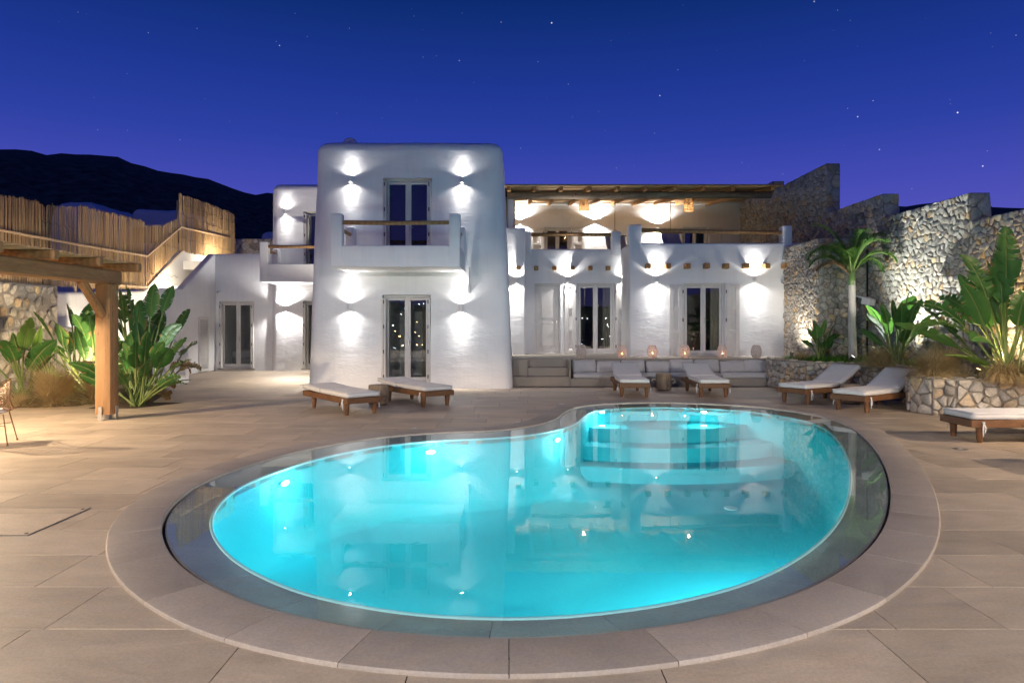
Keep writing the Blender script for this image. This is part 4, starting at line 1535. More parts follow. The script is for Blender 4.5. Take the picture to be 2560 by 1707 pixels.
# ---------------------------------------------------------------- timber pergola at the left
pg = thing('pergola', 'timber pergola with a thick post, diagonal brace and reed roof', 'pergola', (-7.0, 11.8, 0))
po = Vector((-7.0, 11.8, 0))
r = random.Random(8)
pm = MB()
for i in range(9):
    pass
# squared, slightly waney post
v = []; f = []
NZ = 14
for i in range(NZ + 1):
    z = .10 + (2.33 - .10) * i / NZ
    for kx in range(16):
        a = 2 * pi * kx / 16
        sq = .155 / max(abs(cos(a)), abs(sin(a))) 
        rr = min(sq, .178) + .006 * noise.noise(Vector((cos(a) * 2, sin(a) * 2, z * 2)))
        v.append((rr * cos(a), rr * sin(a), z))
for i in range(NZ):
    for kx in range(16):
        k2 = (kx + 1) % 16
        f.append((i * 16 + kx, i * 16 + k2, (i + 1) * 16 + k2, (i + 1) * 16 + kx))
f.append(tuple(range(16))[::-1]); f.append(tuple(range(NZ * 16, NZ * 16 + 16)))
mesh_obj('post', v, f, M['wood_post'], pg, sharp=30)
m = MB().cbox(-.06, .06, -.06, .06, 0, .12, .005).cbox(-.1, .1, -.1, .1, 0, .012, .003)
m.build('post_shoe', M['steel'], pg)
for sx, sy in ((-.02, -.17), (.17, .0)):
    MB().cbox(sx - (.035 if sy < 0 else .006), sx + (.035 if sy < 0 else .006), sy - (.006 if sy < 0 else .035), sy + (.006 if sy < 0 else .035), .0, .24, .003).build('bracket', M['steel'], pg)
MB().cbox(-.10, .10, -10.6, .30, 2.33, 2.585, .03).build('beam', M['wood_post_y'], pg)
MB().tube([(0, -.14, 1.80), (0, -.72, 2.36)], [.075, .075], 8).build('brace', M['wood_post'], pg)
for yj in (12.3, 11.15, 10.05, 8.95, 7.85, 6.75, 5.6, 4.4, 3.2):
    MB().cbox(-4.2, .30, yj - 11.8 - .055, yj - 11.8 + .055, 2.587, 2.735, .012).build('joist', M['wood_post_x'], pg)
MB().cbox(-4.1, -3.9, -10.6, .30, 2.33, 2.585, .03).build('beam', M['wood_post'], pg)
for yy in (0, -5.2, -10.2):
    MB().cbox(-4.14, -3.86, yy - .14, yy + .14, 0, 2.33, .03).build('post', M['wood_post'], pg)
MB().cbox(-.14, .14, -10.34, -10.06, 0, 2.33, .03).build('post', M['wood_post'], pg)
m = MB(); vals = []
y = 2.9
while y < 12.45:
    sag = .02 * sin((y - 12.3) / 1.12 * pi) ** 2
    k0 = len(m.v)
    z = 2.748 - sag + r.uniform(-.006, .006)
    m.tube([(-4.15, y - 11.8, z), (-1.5, y - 11.8 + r.uniform(-.02, .02), z + r.uniform(0, .02)), (.22 + r.uniform(-.06, .05), y - 11.8 + r.uniform(-.02, .02), z)], r.uniform(.008, .012), 5)
    vals += [r.random()] * (len(m.v) - k0)
    y += .02
ob = m.build('reed_mat', M['reed_roof'], pg, smooth=True)
at = ob.data.attributes.new('rnd', 'FLOAT', 'POINT'); at.data.foreach_set('value', vals)
tag(ob, kind='stuff')

# ================================================================ FURNITURE
def soft_box(name, x0, x1, y0, y1, z0, z1, mat, parent, r=.03, step=.08, amp=.004, seed=0, puff=0.0, M4=None, piping=True):
    """cushion: subdivided rounded box with uneven, slightly puffed faces"""
    bm = bmesh.new()
    bmesh.ops.create_cube(bm, size=1)
    sx, sy, sz = x1 - x0, y1 - y0, z1 - z0
    for e_axis, n in ((0, max(1, int(sx / step))), (1, max(1, int(sy / step))), (2, max(1, int(sz / step)))):
        ed = [e for e in bm.edges if abs((e.verts[0].co - e.verts[1].co)[e_axis]) > .9 / 1 and abs((e.verts[0].co - e.verts[1].co).length - abs((e.verts[0].co - e.verts[1].co)[e_axis])) < 1e-5]
        if n > 1:
            bmesh.ops.subdivide_edges(bm, edges=ed, cuts=n - 1, use_grid_fill=True)
    c = Vector(((x0 + x1) / 2, (y0 + y1) / 2, (z0 + z1) / 2))
    hx, hy, hz = sx / 2, sy / 2, sz / 2
    for v in bm.verts:
        p = Vector((v.co.x * sx, v.co.y * sy, v.co.z * sz))
        q = Vector((max(-hx + r, min(hx - r, p.x)), max(-hy + r, min(hy - r, p.y)), max(-hz + r, min(hz - r, p.z))))
        d = p - q
        if d.length > 1e-6:
            # keep the box outline but round it
            p = q + d.normalized() * min(d.length, r)
        if puff:
            ax = (1 - (p.x / hx) ** 2); ay = (1 - (p.y / hy) ** 2); az = (1 - (p.z / hz) ** 2)
            if hz <= hy: p.z += math.copysign(puff, p.z) * max(0, ax) ** .6 * max(0, ay) ** .6 * (abs(p.z) / hz)
            else: p.y += math.copysign(puff, p.y) * max(0, ax) ** .6 * max(0, az) ** .6 * (abs(p.y) / hy)
        nv = noise.noise_vector(Vector((p.x * 4 + seed * 3.1, p.y * 4, p.z * 4 + seed))) * amp
        p = p + c + nv
        v.co = p if M4 is None else M4 @ p
    me = bpy.data.meshes.new(name)
    bmesh.ops.recalc_face_normals(bm, faces=bm.faces)
    bm.to_mesh(me); bm.free()
    me.materials.append(M[mat]); me.shade_smooth()
    return link(bpy.data.objects.new(name, me), parent)

def lounger(foot, d, label, back=0.0, cover_z=.0, seed=0):
    """foot: middle of the foot-end legs on the deck; d: unit direction to the head"""
    d = Vector(d).normalized()
    rz = atan2(d.y, d.x) - pi / 2
    t = thing('sun_lounger', label, 'sun lounger', (foot[0], foot[1], 0), rz, 'sun loungers around the pool')
    W_ = .345; y0, y1 = -.16, 1.86; zb, zt = .215, .318
    wood = M['wood_bed']
    for s in (-1, 1):
        MB().cbox(s * W_ - (.045 if s > 0 else 0), s * W_ + (.045 if s < 0 else 0), y0, y1, zb, zt, .006).build('side_rail', wood, t)
    for ya in (y0, y1 - .045):
        MB().cbox(-W_ + .046, W_ - .046, ya + .001, ya + .044, zb + .001, zt - .001, .006).build('end_rail', wood, t)
    for i in range(11):
        ya = y0 + .1 + i * .172
        if back and ya > 1.0: continue
        MB().cbox(-W_ + .047, W_ - .047, ya, ya + .09, zt - .03, zt - .008, .004).build('slat', wood, t)
    for s in (-1, 1):
        for ya in (0, 1.45):
            lg = MB()
            x = s * (W_ - .068)
            lg.lathe([(.034, 0), (.046, .10), (.052, .20), (.052, .30)], 10, (x, ya, 0))
            lg.build('leg', wood, t, sharp=40)
    hy = 1.08
    soft_box('seat_cushion', -W_ + .015, W_ - .015, y0 + .03, hy - .010, zt + .002, zt + .095, 'mattress', t, .022, .06, .006, seed)
    def piping(parent, ya, yb, M4=None):
        m = MB()
        a = W_ - .02; zz = zt + .082
        pts = [Vector(p) for p in ((-a, ya, zz), (a, ya, zz), (a, yb, zz), (-a, yb, zz), (-a, ya, zz))]
        for p, q in zip(pts, pts[1:]):
            if M4 is not None: p, q = M4 @ p, M4 @ q
            m.tube([p, q], .0065, 5)
        m.build('piping', M['cushion'], parent)
    piping(t.children[-1], y0 + .035, hy - .014)
    Mb = Matrix.Translation((0, hy, zt + .01)) @ Matrix.Rotation(back, 4, 'X') @ Matrix.Translation((0, -hy, -zt - .01))
    soft_box('back_cushion', -W_ + .015, W_ - .015, hy + .010, y1 - .01 if not back else hy + .84, zt + .004, zt + .095, 'mattress', t, .022, .06, .006, seed + 5, M4=Mb)
    piping(t.children[-1], hy + .014, (y1 - .014) if not back else hy + .836, Mb)
    if back > .2:
        m = MB()
        for i in range(5):
            ya = hy + .03 + i * .165
            m.cbox(-W_ + .05, W_ - .05, ya, ya + .09, zt - .026, zt - .004, .004, Mb)
        for s in (-1, 1):
            m.cbox(s * .24 - .02, s * .24 + .02, hy, hy + .82, zt - .066, zt - .027, .004, Mb)
        m.build('back_frame', wood, t)
        pz = Mb @ Vector((0, hy + .55, zt - .05))
        m = MB().cbox(-.22, .22, pz.y - .015, pz.y + .015, pz.z - .02, pz.z + .01, .004)
        for s in (-1, 1):
            m.tube([(s * .2, pz.y, pz.z), (s * .2, pz.y + .10, zb + .04)], .014, 6)
        m.build('prop', wood, t)
    # fabric tie knotted round the foot leg
    r = random.Random(seed)
    for s in (-1, 1):
        m = MB()
        x = s * (W_ + .012)
        m.lathe([(.014, -.012), (.02, 0), (.014, .012)], 8, (x, .0, zb + .07))
        m.tube([(x, 0, zb + .07), (x + s * .012, -.015, zb - .02), (x + s * .016, -.02 + r.uniform(-.02, .02), zb - .12)], [.008, .01, .006], 5)
        m.tube([(x, 0, zb + .07), (x + s * .014, .02, zb + .0), (x + s * .012, .03 + r.uniform(-.02, .02), zb - .07)], [.008, .01, .006], 5)
        m.build('tie', M['mattress'], t)
    return t
lounger((-2.77, 12.50), (-.63, .777), 'flat wooden sun lounger with white pad, left of the log stool by the tower', .04, seed=1)
lounger((-1.54, 13.73), (-.61, .79), 'flat wooden sun lounger with white pad, right of the log stool, before the tower door', .07, seed=2)
lounger((2.77, 15.47), (.04, 1), 'sun lounger with raised back facing the pool, left of the log stool at the bench', radians(19), seed=3)
lounger((4.54, 15.40), (.045, 1), 'sun lounger with raised back facing the pool, right of the log stool at the bench', radians(18), seed=4)
lounger((5.915, 14.22), (.84, .54), 'sun lounger with raised back, nearest to the bench end and green planter', radians(25), seed=5)
lounger((6.43, 12.90), (.83, .55), 'sun lounger with raised back in front of the stone planter corner', radians(25), seed=6)
lounger((6.50, 9.77), (1, .01), 'sun lounger cut off by the right picture edge, nearest to the camera side', radians(22), seed=7)
lounger((6.43, 8.02), (1, .0), 'sun lounger of which only the foot corner shows at the right picture edge', radians(22), seed=8)

def log_stool(x, y, rad, h, label, seed, pegs=False):
    t = thing('log_stool', label, 'stool', (x, y, 0), random.Random(seed).uniform(0, 6), 'cut log stools between loungers')
    r = random.Random(seed)
    n = 28; nzv = 8
    v = []; f = []
    for i in range(nzv + 1):
        z = .03 + (h - .03) * i / nzv
        for k_ in range(n):
            a = 2 * pi * k_ / n
            rr = rad * (1 + .035 * noise.noise(Vector((cos(a) * 1.5, sin(a) * 1.5, z * 1.2 + seed))) + .022 * noise.noise(Vector((cos(a) * 6, sin(a) * 6, z * 1.5 + seed)))) * (1 + .03 * (1 - i / nzv))
            v.append((rr * cos(a), rr * sin(a), z))
    for i in range(nzv):
        for k_ in range(n):
            k2 = (k_ + 1) % n
            f.append((i * n + k_, i * n + k2, (i + 1) * n + k2, (i + 1) * n + k_))
    f.append(tuple(range(n))[::-1])
    mesh_obj('trunk', v, f, M['log'], t, sharp=50)
    top = v[-n:]
    vt = [(p[0] * .995, p[1] * .995, p[2] - .002) for p in top] + [(p[0] * .9, p[1] * .9, p[2] + .004) for p in top]
    ft = [(k_, (k_ + 1) % n, n + (k_ + 1) % n, n + k_) for k_ in range(n)] + [tuple(range(n, 2 * n))]
    mesh_obj('cut_top', vt, ft, M['log_end'], t, sharp=50)
    MB().lathe([(rad * .78, 0), (rad * .8, .032)], 20).build('foot', M['black'], t)
    if pegs:
        for s in (-1, 1):
            m = MB().tube([(0, s * rad * .9, h * .62), (0, s * (rad + .07), h * .66), (0, s * (rad + .10), h * .52), (0, s * (rad + .04), h * .42)], [.022, .02, .016, .012], 7)
            m.build('rope_handle', M['rope'], t, smooth=True)
        t.rotation_euler = (0, 0, radians(80))
    else:
        m = MB().lathe([(.055, 0), (.06, .03), (.045, .06)], 12)
        kn = m.build('knot', M['log'], t, smooth=True)
        kn.location = (rad * .93, 0, h * .35); kn.rotation_euler = (0, radians(90), 0)
        t.rotation_euler = (0, 0, radians(-50))
    return t
log_stool(-2.73, 14.0, .205, .40, 'short log stool between the two flat loungers by the tower', 3)
log_stool(3.78, 17.05, .19, .42, 'log stool with rope handles between the two loungers at the bench', 4, True)
log_stool(7.03, 14.15, .215, .40, 'pale log stool between the two loungers at the stone planters', 5)

# ---------------------------------------------------------------- bench cushions
def zoom6(x): return 1240 + x * .3146
seatx = [(615, 1165), (1168, 1798), (1802, 2212)]
for i, (a, b) in enumerate(seatx):
    X0, X1 = AT(zoom6(a), 0, 18.1).x, AT(zoom6(b), 0, 18.1).x
    t = tag(soft_box('seat_pad', X0, X1, 18.08, 18.66, .212, .336, 'cushion', None, .03, .09, .008, i, .008), ['grey seat pad on the bench, left third beside the steps', 'grey seat pad on the middle of the bench', 'grey seat pad on the bench, right third beside the planter'][i], 'cushion', 'bench seat pads')
cush = [(603, 798), (800, 992), (995, 1187), (1190, 1392), (1385, 1577), (1580, 1778), (1780, 1985), (1970, 2178)]
names = ['left end, beside the steps', 'second from the left end', 'third from the left end', 'fourth from the left end', 'fourth from the right end', 'third from the right end', 'second from the right end', 'right end, beside the stone planter']
r = random.Random(4)
for i, (a, b) in enumerate(cush):
    X0, X1 = AT(zoom6(a), 0, 18.5).x, AT(zoom6(b), 0, 18.5).x
    w = (X1 - X0) / 2
    h_ = .35 if i in (0, 2, 4, 5, 7) else .325
    Mx = Matrix.Translation(((X0 + X1) / 2, 18.56, .338 + h_ / 2 - .01)) @ Matrix.Rotation(radians(-14 + r.uniform(-4, 4)), 4, 'X') @ Matrix.Rotation(radians(r.uniform(-2.5, 2.5)), 4, 'Y')
    o = soft_box('back_cushion', -w + .004, w - .004, -.05, .05, -h_ / 2, h_ / 2, 'cushion', None, .045, .05, .022, i * 2.7 + 1, .06, Mx)
    tag(o, 'grey scatter cushion on the bench, ' + names[i], 'cushion', 'bench back cushions')

# ---------------------------------------------------------------- lattice lanterns
def lattice(prof, n, m_, th, mat, name, parent, diamond=True):
    """woven shell of thin strips: prof(t)->(r,z)"""
    bm = bmesh.new()
    V_ = []
    for j in range(m_ + 1):
        rr, z = prof(j / m_)
        row = []
        for i in range(n):
            a = 2 * pi * (i + (.5 * (j % 2) if diamond else 0)) / n
            row.append(bm.verts.new((rr * cos(a), rr * sin(a), z)))
        V_.append(row)
    me_e = []
    for j in range(m_):
        for i in range(n):
            if diamond:
                a = V_[j][i]
                for q in ((i, i - 1) if j % 2 == 0 else (i, i + 1)):
                    me_e.append((a, V_[j + 1][q % n]))
            else:
                me_e.append((V_[j][i], V_[j + 1][i])); me_e.append((V_[j][i], V_[j][(i + 1) % n]))
    if not diamond:
        for i in range(n): me_e.append((V_[m_][i], V_[m_][(i + 1) % n]))
    mb = MB()
    for a, b in me_e:
        mb.tube([a.co, b.co], th, 4, cap=False)
    bm.free()
    return mb.build(name, M[mat], parent)
def lantern(px, lit, label):
    Y = 18.93
    p = AT(px, 0, Y)
    t = thing('lantern', label, 'lantern', (p.x, Y, PZ), random.Random(px).uniform(0, 3), 'lattice lanterns on the terrace edge')
    H = .36
    def prof(q):
        return (.085 + .055 * sin(pi * min(1, max(0, q))) ** .8, .012 + (H - .012) * q)
    lattice(prof, 13, 8, .0075, 'lattice', 'lattice_shell', t)
    m = MB()
    for q in (0, .5, 1):
        rr, z = prof(q)
        m.tube([(rr * cos(2 * pi * i / 24), rr * sin(2 * pi * i / 24), z) for i in range(25)], .008, 5, cap=False)
    m.build('hoop', M['lattice'], t); tag(t.children[-1], kind='stuff')
    MB().lathe([(.082, 0), (.082, .012)], 20).build('base', M['lattice'], t)
    MB().lathe([(.032, .012), (.032, .11)], 14).build('candle', M['wax'], t)
    if lit:
        MB().lathe([(.004, .115), (.013, .13), (.010, .15), (.001, .175)], 10).build('flame', M['candle'], t, smooth=True)
        d = bpy.data.lights.new('candle_light', 'POINT'); d.energy = .7; d.color = (1, .52, .32); d.shadow_soft_size = .02
        q = bpy.data.objects.new('candle_light', d); q.location = (0, 0, .19); link(q, t)
    else:
        MB().tube([(0, 0, .11), (0, 0, .13)], .003, 5).build('wick', M['black'], t)
for px, lit, lb in ((1454, 0, 'unlit lattice lantern on the terrace edge, nearest to the steps'), (1555, 1, 'glowing lattice lantern before the right leaf of the recess doors'), (1631, 1, 'glowing lattice lantern behind the left bench lounger, before plain wall'),
                    (1712, 1, 'glowing lattice lantern before the left shutter of the right block doors'), (1806, 1, 'glowing lattice lantern before the right shutter of the right block doors'), (1891, 0, 'unlit lattice lantern on the terrace edge, nearest to the stone planter')):
    lantern(px, lit, lb)

# ---------------------------------------------------------------- basket lampshades and hanging chairs on the upper terrace
def basket(px, pyt, pyb, Y, label, tilt):
    p0, p1 = AT(px, pyt, Y), AT(px, pyb, Y)
    H = p0.z - p1.z
    zr = roof_z(Y) - .02
    t = thing('basket_lampshade', label, 'lampshade', (p0.x, Y, zr), group='woven basket lampshades under the canopy')
    top = p0.z - zr
    def prof(q): return (.10 + (.17 - .10) * min(1, q * 1.6) ** .6, top - H * q)
    lattice(prof, 12, 7, .011, 'wicker', 'basket', t, False)
    lattice(prof, 12, 7, .006, 'wicker', 'weave', t, True)
    MB().tube([(0, 0, 0), (0, 0, top + .01)], .006, 6).build('cord', M['black'], t)
    MB().lathe([(.10, 0), (.02, .02)], 16, (0, 0, top)).build('cap', M['wicker'], t)
    MB().lathe([(.02, 0), (.045, .05), (.04, .09), (.015, .13)], 12, (0, 0, top - .2)).build('bulb', m_emit('basket_fill_bulb', (1, .7, .42), .2), t, smooth=True)  # faint glow added to the bulb of an unlit shade
    d = bpy.data.lights.new('basket_fill', 'POINT'); d.energy = 9; d.color = (1.0, .78, .52); d.shadow_soft_size = .05  # added warm fill for the canopy and rear stone wall
    q = bpy.data.objects.new('basket_fill', d); q.location = (0, 0, top - .27); link(q, t)
basket(1460, 500, 527, 24.0, 'woven basket lampshade hanging under the canopy, nearer to the tower', 0)
basket(1722, 497, 527, 24.0, 'woven basket lampshade hanging under the canopy, nearer to the stone wall', .2)
def hanging_chair(pxr, pxf0, pxf1, pyt, Y, label, seed):
    a = AT(pxr, 0, Y)
    zr = roof_z(Y) - .13
    t = thing('hanging_chair', label, 'hammock', (a.x, Y, 3.62), group='fabric hanging chairs on the upper terrace')
    top = AT(0, 574, Y).z - 3.62
    hz = AT(0, pyt, Y).z - 3.62
    x0, x1 = AT(pxf0, 0, Y).x - a.x, AT(pxf1, 0, Y).x - a.x
    MB().tube([(.02, 0, zr - 3.62), (0, 0, (zr - 3.62 + top) / 2), (0, 0, top)], .014, 6).build('rope', M['rope'], t)
    m = MB()
    xm = (x0 + x1) / 2
    for q in range(6):
        m.tube([(0, 0, top), (x0 + (x1 - x0) * q / 5, 0, hz)], .006, 4)
    tag(m.build('cords', M['rope'], t), kind='stuff')
    MB().tube([(x0 - .06, 0, hz), (x1 + .06, 0, hz)], .018, 8).build('spreader', M['wood_rail'], t)
    v = []; f = []
    n1, n2 = 10, 14
    for j in range(n2 + 1):
        q = j / n2
        for i in range(n1 + 1):
            xx = x0 + (x1 - x0) * i / n1
            ang = q * pi * .62
            v.append((xx + .12 * q * q, -.75 * sin(ang) * .9 * q ** .5, hz - .95 * q + .25 * q ** 4 + .02 * sin(i * 2.0)))
    for j in range(n2):
        for i in range(n1):
            b = j * (n1 + 1) + i
            f.append((b, b + 1, b + n1 + 2, b + n1 + 1))
    mesh_obj('sling', v, f, M['cushion'], t, smooth=True)
    e = v[-1]
    MB().tube([(.12 + x0 - .05, e[1], e[2]), (.12 + x1 + .05, e[1], e[2])], .016, 8).build('footbar', M['wood_rail'], t)
hanging_chair(1537, 1512, 1562, 590, 23.6, 'grey fabric hanging chair behind the left terrace rail', 1)
hanging_chair(1676, 1652, 1698, 583, 22.6, 'grey fabric hanging chair behind the right terrace rail', 2)

# ---------------------------------------------------------------- wire chair and pendant lamps under the pergola
def wire_chair(x, y, rz, label):
    t = thing('wire_chair', label, 'chair', (x, y, 0), rz, 'woven wire chairs under the pergola')
    # shell: u across, w along seat then up the back
    def S(u, w):
        a = (u - .5) * 2
        if w < .5:
            q = w / .5
            yy = -.26 + .46 * q; z = .43 - .025 * sin(pi * q)
        else:
            q = (w - .5) / .5
            yy = .20 + .14 * q; z = .43 + .40 * q ** .9
        wd = .28 - .02 * w
        z += (.05 + .16 * smooth(.1, .6, w) * (1 - smooth(.8, 1.0, w) * .8)) * abs(a) ** 3
        yy -= .10 * smooth(.4, 1, w) * abs(a) ** 2
        return Vector((a * wd * (1 + .10 * smooth(.3, .8, w)), yy, z))
    m = MB()
    nu, nw = 15, 24
    for i in range(nu + 1):
        m.tube([S(i / nu, j / nw) for j in range(nw + 1)], .0042 if 0 < i < nu else .008, 5, cap=False)
    for j in range(nw + 1):
        m.tube([S(i / nu, j / nw) for i in range(nu + 1)], .0042 if 0 < j < nw else .008, 5, cap=False)
    tag(m.build('wire_shell', M['gold_wire'], t), kind='stuff')
    for sx in (-1, 1):
        for sy in (-1, 1):
            lg = MB().tube([(sx * .20, sy * .17, .42), (sx * .27, sy * .28, .015)], .008, 6)
            lg.lathe([(.014, 0), (.014, .016)], 8, (sx * .27, sy * .28, 0))
            lg.build('leg', M['gold_wire'], t)
    for sx in (-1, 1):
        MB().tube([(sx * .226, -.213, .26), (-sx * .226, .213, .26)], .005, 5).build('stretcher', M['gold_wire'], t)
    soft_box('seat_pad', -.21, .21, -.22, .17, .435, .475, 'mattress', t, .018, .07, .003, 3)
wire_chair(-7.17, 9.35, radians(205), 'bronze wire mesh chair at the left picture edge')
def pendant(x, y, z, power, label):
    t = thing('pendant_lamp', label, 'pendant lamp', (x, y, 2.58), group='pendant lamps under the pergola')
    MB().tube([(0, 0, 0), (0, 0, z + .14 - 2.58)], .006, 6).build('cord', M['black'], t)
    MB().lathe([(.03, .16), (.10, .12), (.20, .02), (.205, .0)], 20, (0, 0, z - 2.58), cap=False).build('shade', M['wicker'], t, sharp=40)
    MB().lathe([(.02, .09), (.04, .05), (.038, .02), (.012, -.005)], 12, (0, 0, z - 2.58)).build('bulb', m_emit('bulb_glow', (1, .66, .34), 30), t, smooth=True)
    d = bpy.data.lights.new('bulb_light', 'SPOT'); d.spot_size = radians(174); d.spot_blend = .12; d.energy = power; d.color = (1.0, .78, .53); d.shadow_soft_size = .045
    q = bpy.data.objects.new('bulb_light', d); q.location = (0, 0, z - .04 - 2.58); link(q, t)
pendant(-8.9, 9.55, 2.0, P_PERGOLA, 'pendant lamp over the table under the pergola, nearest to the planting')
pendant(-8.9, 6.6, 2.0, P_PERGOLA * .7, 'added pendant lamp under the middle of the pergola')  # this and the next pendant are unseen, added to warm the near deck
pendant(-8.9, 3.6, 2.0, P_PERGOLA * .4, 'added pendant lamp under the near end of the pergola')

# ---------------------------------------------------------------- small fittings
def cctv(p, nrm, label):
    t = thing('security_camera', label, 'camera', p, atan2(nrm[1], nrm[0]) + pi / 2)
    MB().lathe([(.05, -.001), (.05, .02), (.03, .03)], 14).build('base', M['white_metal'], t, smooth=False)
    t.children[0].rotation_euler = (radians(90), 0, 0)
    m = MB().tube([(0, -.02, 0), (0, -.07, -.02)], .015, 8); m.build('arm', M['white_metal'], t)
    m = MB().tube([(0, -.03, -.03), (0, -.15, -.05)], .034, 14); m.build('body', M['white_metal'], t, sharp=40)
    MB().tube([(0, -.149, -.05), (0, -.156, -.051)], .024, 12).build('lens', M['black'], t)
p = AT(548, 727, LY); cctv((p.x, LY, p.z), (0, -1), 'small white security camera on the wall above the bedroom door')
p = AT(1954, 704, BY); cctv((p.x, BY, p.z), (0, -1), 'small white security camera on the facade next to the stone wall')
sp = AT(2163, 745, 17.6)
t = thing('garden_speaker', 'white box speaker mounted on the stone wall beside the palm', 'speaker', (sp.x, 17.62, sp.z), radians(25))
bevel(MB().cbox(-.12, .12, -.13, .05, -.12, .12, .012).build('cabinet', M['white_metal'], t), .01)
MB().lathe([(.02, 0), (.02, .012)], 12).build('badge', M['black'], t)
t.children[-1].location = (.0, -.13, -.02); t.children[-1].rotation_euler = (radians(90), 0, 0)
MB().cbox(-.03, .03, .05, .36, -.02, .02, .004).build('bracket', M['white_metal'], t)
t.rotation_euler = (radians(14), 0, radians(25))
t = thing('drain_pipe', 'thin dark pipe running down the stone wall behind the palm', 'pipe', (WX - .07, 17.93, .6))
MB().tube([(0, 0, 0), (0, 0, 3.0)], .022, 8).build('pipe', M['dark_metal'], t, smooth=True)
for z in (.5, 1.6, 2.7):
    MB().cbox(-.03, .06, -.03, .03, z, z + .03, .004).build('clip', M['dark_metal'], t)
# power socket and floor plates
for (px, py, lb) in ((1190 * 1.0884, 1055, 'small pale metal floor plate near the inner bend of the coping'), (2400, 1122, 'small pale metal floor plate right of the pool'), (1037, 1071, 'small pale metal floor plate before the left pool edge'), (1405, 1010, 'small pale metal floor plate beside the bend of the pool')):
    q = G(px, py)
    t = thing('floor_plate', lb, 'floor plate', (q.x, q.y, .001))
    MB().cbox(-.07, .07, -.07, .07, 0, .004, .001).build('plate', M['steel'], t)
    MB().lathe([(.03, .004), (.03, .0055)], 14).build('insert', M['white_metal'], t)

# ================================================================ PLANTS
M['leaf'] = m_leaf('strelitzia_leaf', (.022, .075, .018), (.075, .19, .04))
M['leaf_pale'] = m_leaf('young_leaf', (.09, .22, .04), (.22, .36, .07), trans=.35)
M['stem'] = m_leaf('leaf_stalk', (.07, .13, .03), (.22, .25, .08), trans=.1)
M['dry_leaf'] = m_leaf('dry_leaf', (.16, .09, .045), (.32, .20, .10))
M['grass'] = m_leaf('feather_grass', (.24, .16, .07), (.78, .62, .36), trans=.3)
M['grass_green'] = m_leaf('green_grass', (.04, .13, .015), (.12, .30, .03), trans=.3)
M['palm_leaf'] = m_leaf('palm_leaflet', (.03, .09, .015), (.12, .24, .04), trans=.25)
M['bark'] = m_wood('palm_bark', (.42, .35, .29), (.74, .66, .58), (3, 3, 1.2), .9)
def attr(o, val):
    n = len(o.data.vertices)
    at = o.data.attributes.new('rnd', 'FLOAT', 'POINT')
    at.data.foreach_set('value', val if hasattr(val, '__len__') else [val] * n)
    return o
def paddle_leaf(plant, r, base, az, lean, Ls, Lb, Wd, droop, torn=.5, mat='leaf', twist=0.0, ragged=0.0):
    o = Vector(base)
    ns, nb = 7, 16
    pts = [o.copy()]
    th = lean
    dirv = lambda t: Vector((cos(az) * sin(t), sin(az) * sin(t), cos(t)))
    for i in range(ns):
        th += lean * .25 / ns
        pts.append(pts[-1] + dirv(th) * (Ls / ns))
    stem_end = len(pts) - 1
    for i in range(nb):
        q = (i + 1) / nb
        th += droop * (.4 + 1.2 * q) / nb
        pts.append(pts[-1] + dirv(th) * (Lb / nb))
    side0 = Vector((-sin(az), cos(az), 0))
    v = []; f = []; vals = []
    bl = pts[stem_end:]
    def frame(t):
        x = t * nb
        i = min(nb - 1, int(x)); c = bl[i].lerp(bl[i + 1], x - i)
        T_ = (bl[i + 1] - bl[i]).normalized()
        S_ = (Matrix.Rotation(twist + .5 * twist * t, 3, T_) @ side0).normalized()
        return c, S_, S_.cross(T_).normalized()
    def hw(t):
        return Wd * max(.02, sin(pi * min(1, max(0, .02 + .97 * t ** .82)))) ** .62
    tone = r.random()
    for sd in (-1, 1):
        t = 0.0
        while t < .995:
            w = r.uniform(.03, .09) if r.random() < torn else r.uniform(.12, .34)
            t2 = min(1, t + w)
            gap = r.uniform(.004, .012) if torn > .05 else 0
            dz = r.uniform(0, .5) * torn
            nseg = max(1, int((t2 - t) * nb + .5))
            b = len(v)
            rag = 1 - ragged * r.random()
            brown = r.random() < torn * .55
            for i in range(nseg + 1):
                tt = t + (t2 - t) * i / nseg
                c, S_, N_ = frame(tt)
                for kx, (q, fo_) in enumerate(((0, 0), (.5, .30), (1.0, .38))):
                    te = tt
                    if q == 1.0:
                        if i == 0 and t > 0: te = tt + gap
                        if i == nseg and t2 < 1: te = tt - gap
                    c2, S2, N2 = frame(min(1, max(0, te + q * .05 * (1 - te))))
                    wv = hw(min(1, te)) * q * (rag if q == 1 else 1)
                    ang = .42 - dz * q - .35 * q * q
                    p = c2 + S2 * (sd * wv * cos(ang)) + N2 * (-wv * sin(ang) * -1)
                    p.z += .006 * sin(te * 40 + sd)
                    v.append(p - o); vals.append(1.6 if (q == 1.0 and brown) else min(1, max(0, tone * .8 + .2 * (1 - q))))
            for i in range(nseg):
                for kx in range(2):
                    a = b + i * 3 + kx
                    f.append((a, a + 1, a + 4, a + 3) if sd > 0 else (a, a + 3, a + 4, a + 1))
            t = t2
    lf = mesh_obj('leaf', v, f, M[mat], plant, smooth=True)
    lf.location = o - Vector(plant.location)
    attr(lf, vals)
    n = len(pts)
    rad = [max(.004, .022 * (1 - i / (n + 2)) ** .8) for i in range(n)]
    s = MB().tube([p - o for p in pts], rad, 6).build('stem', M['stem'], lf, smooth=True)
    attr(s, tone)
    return lf
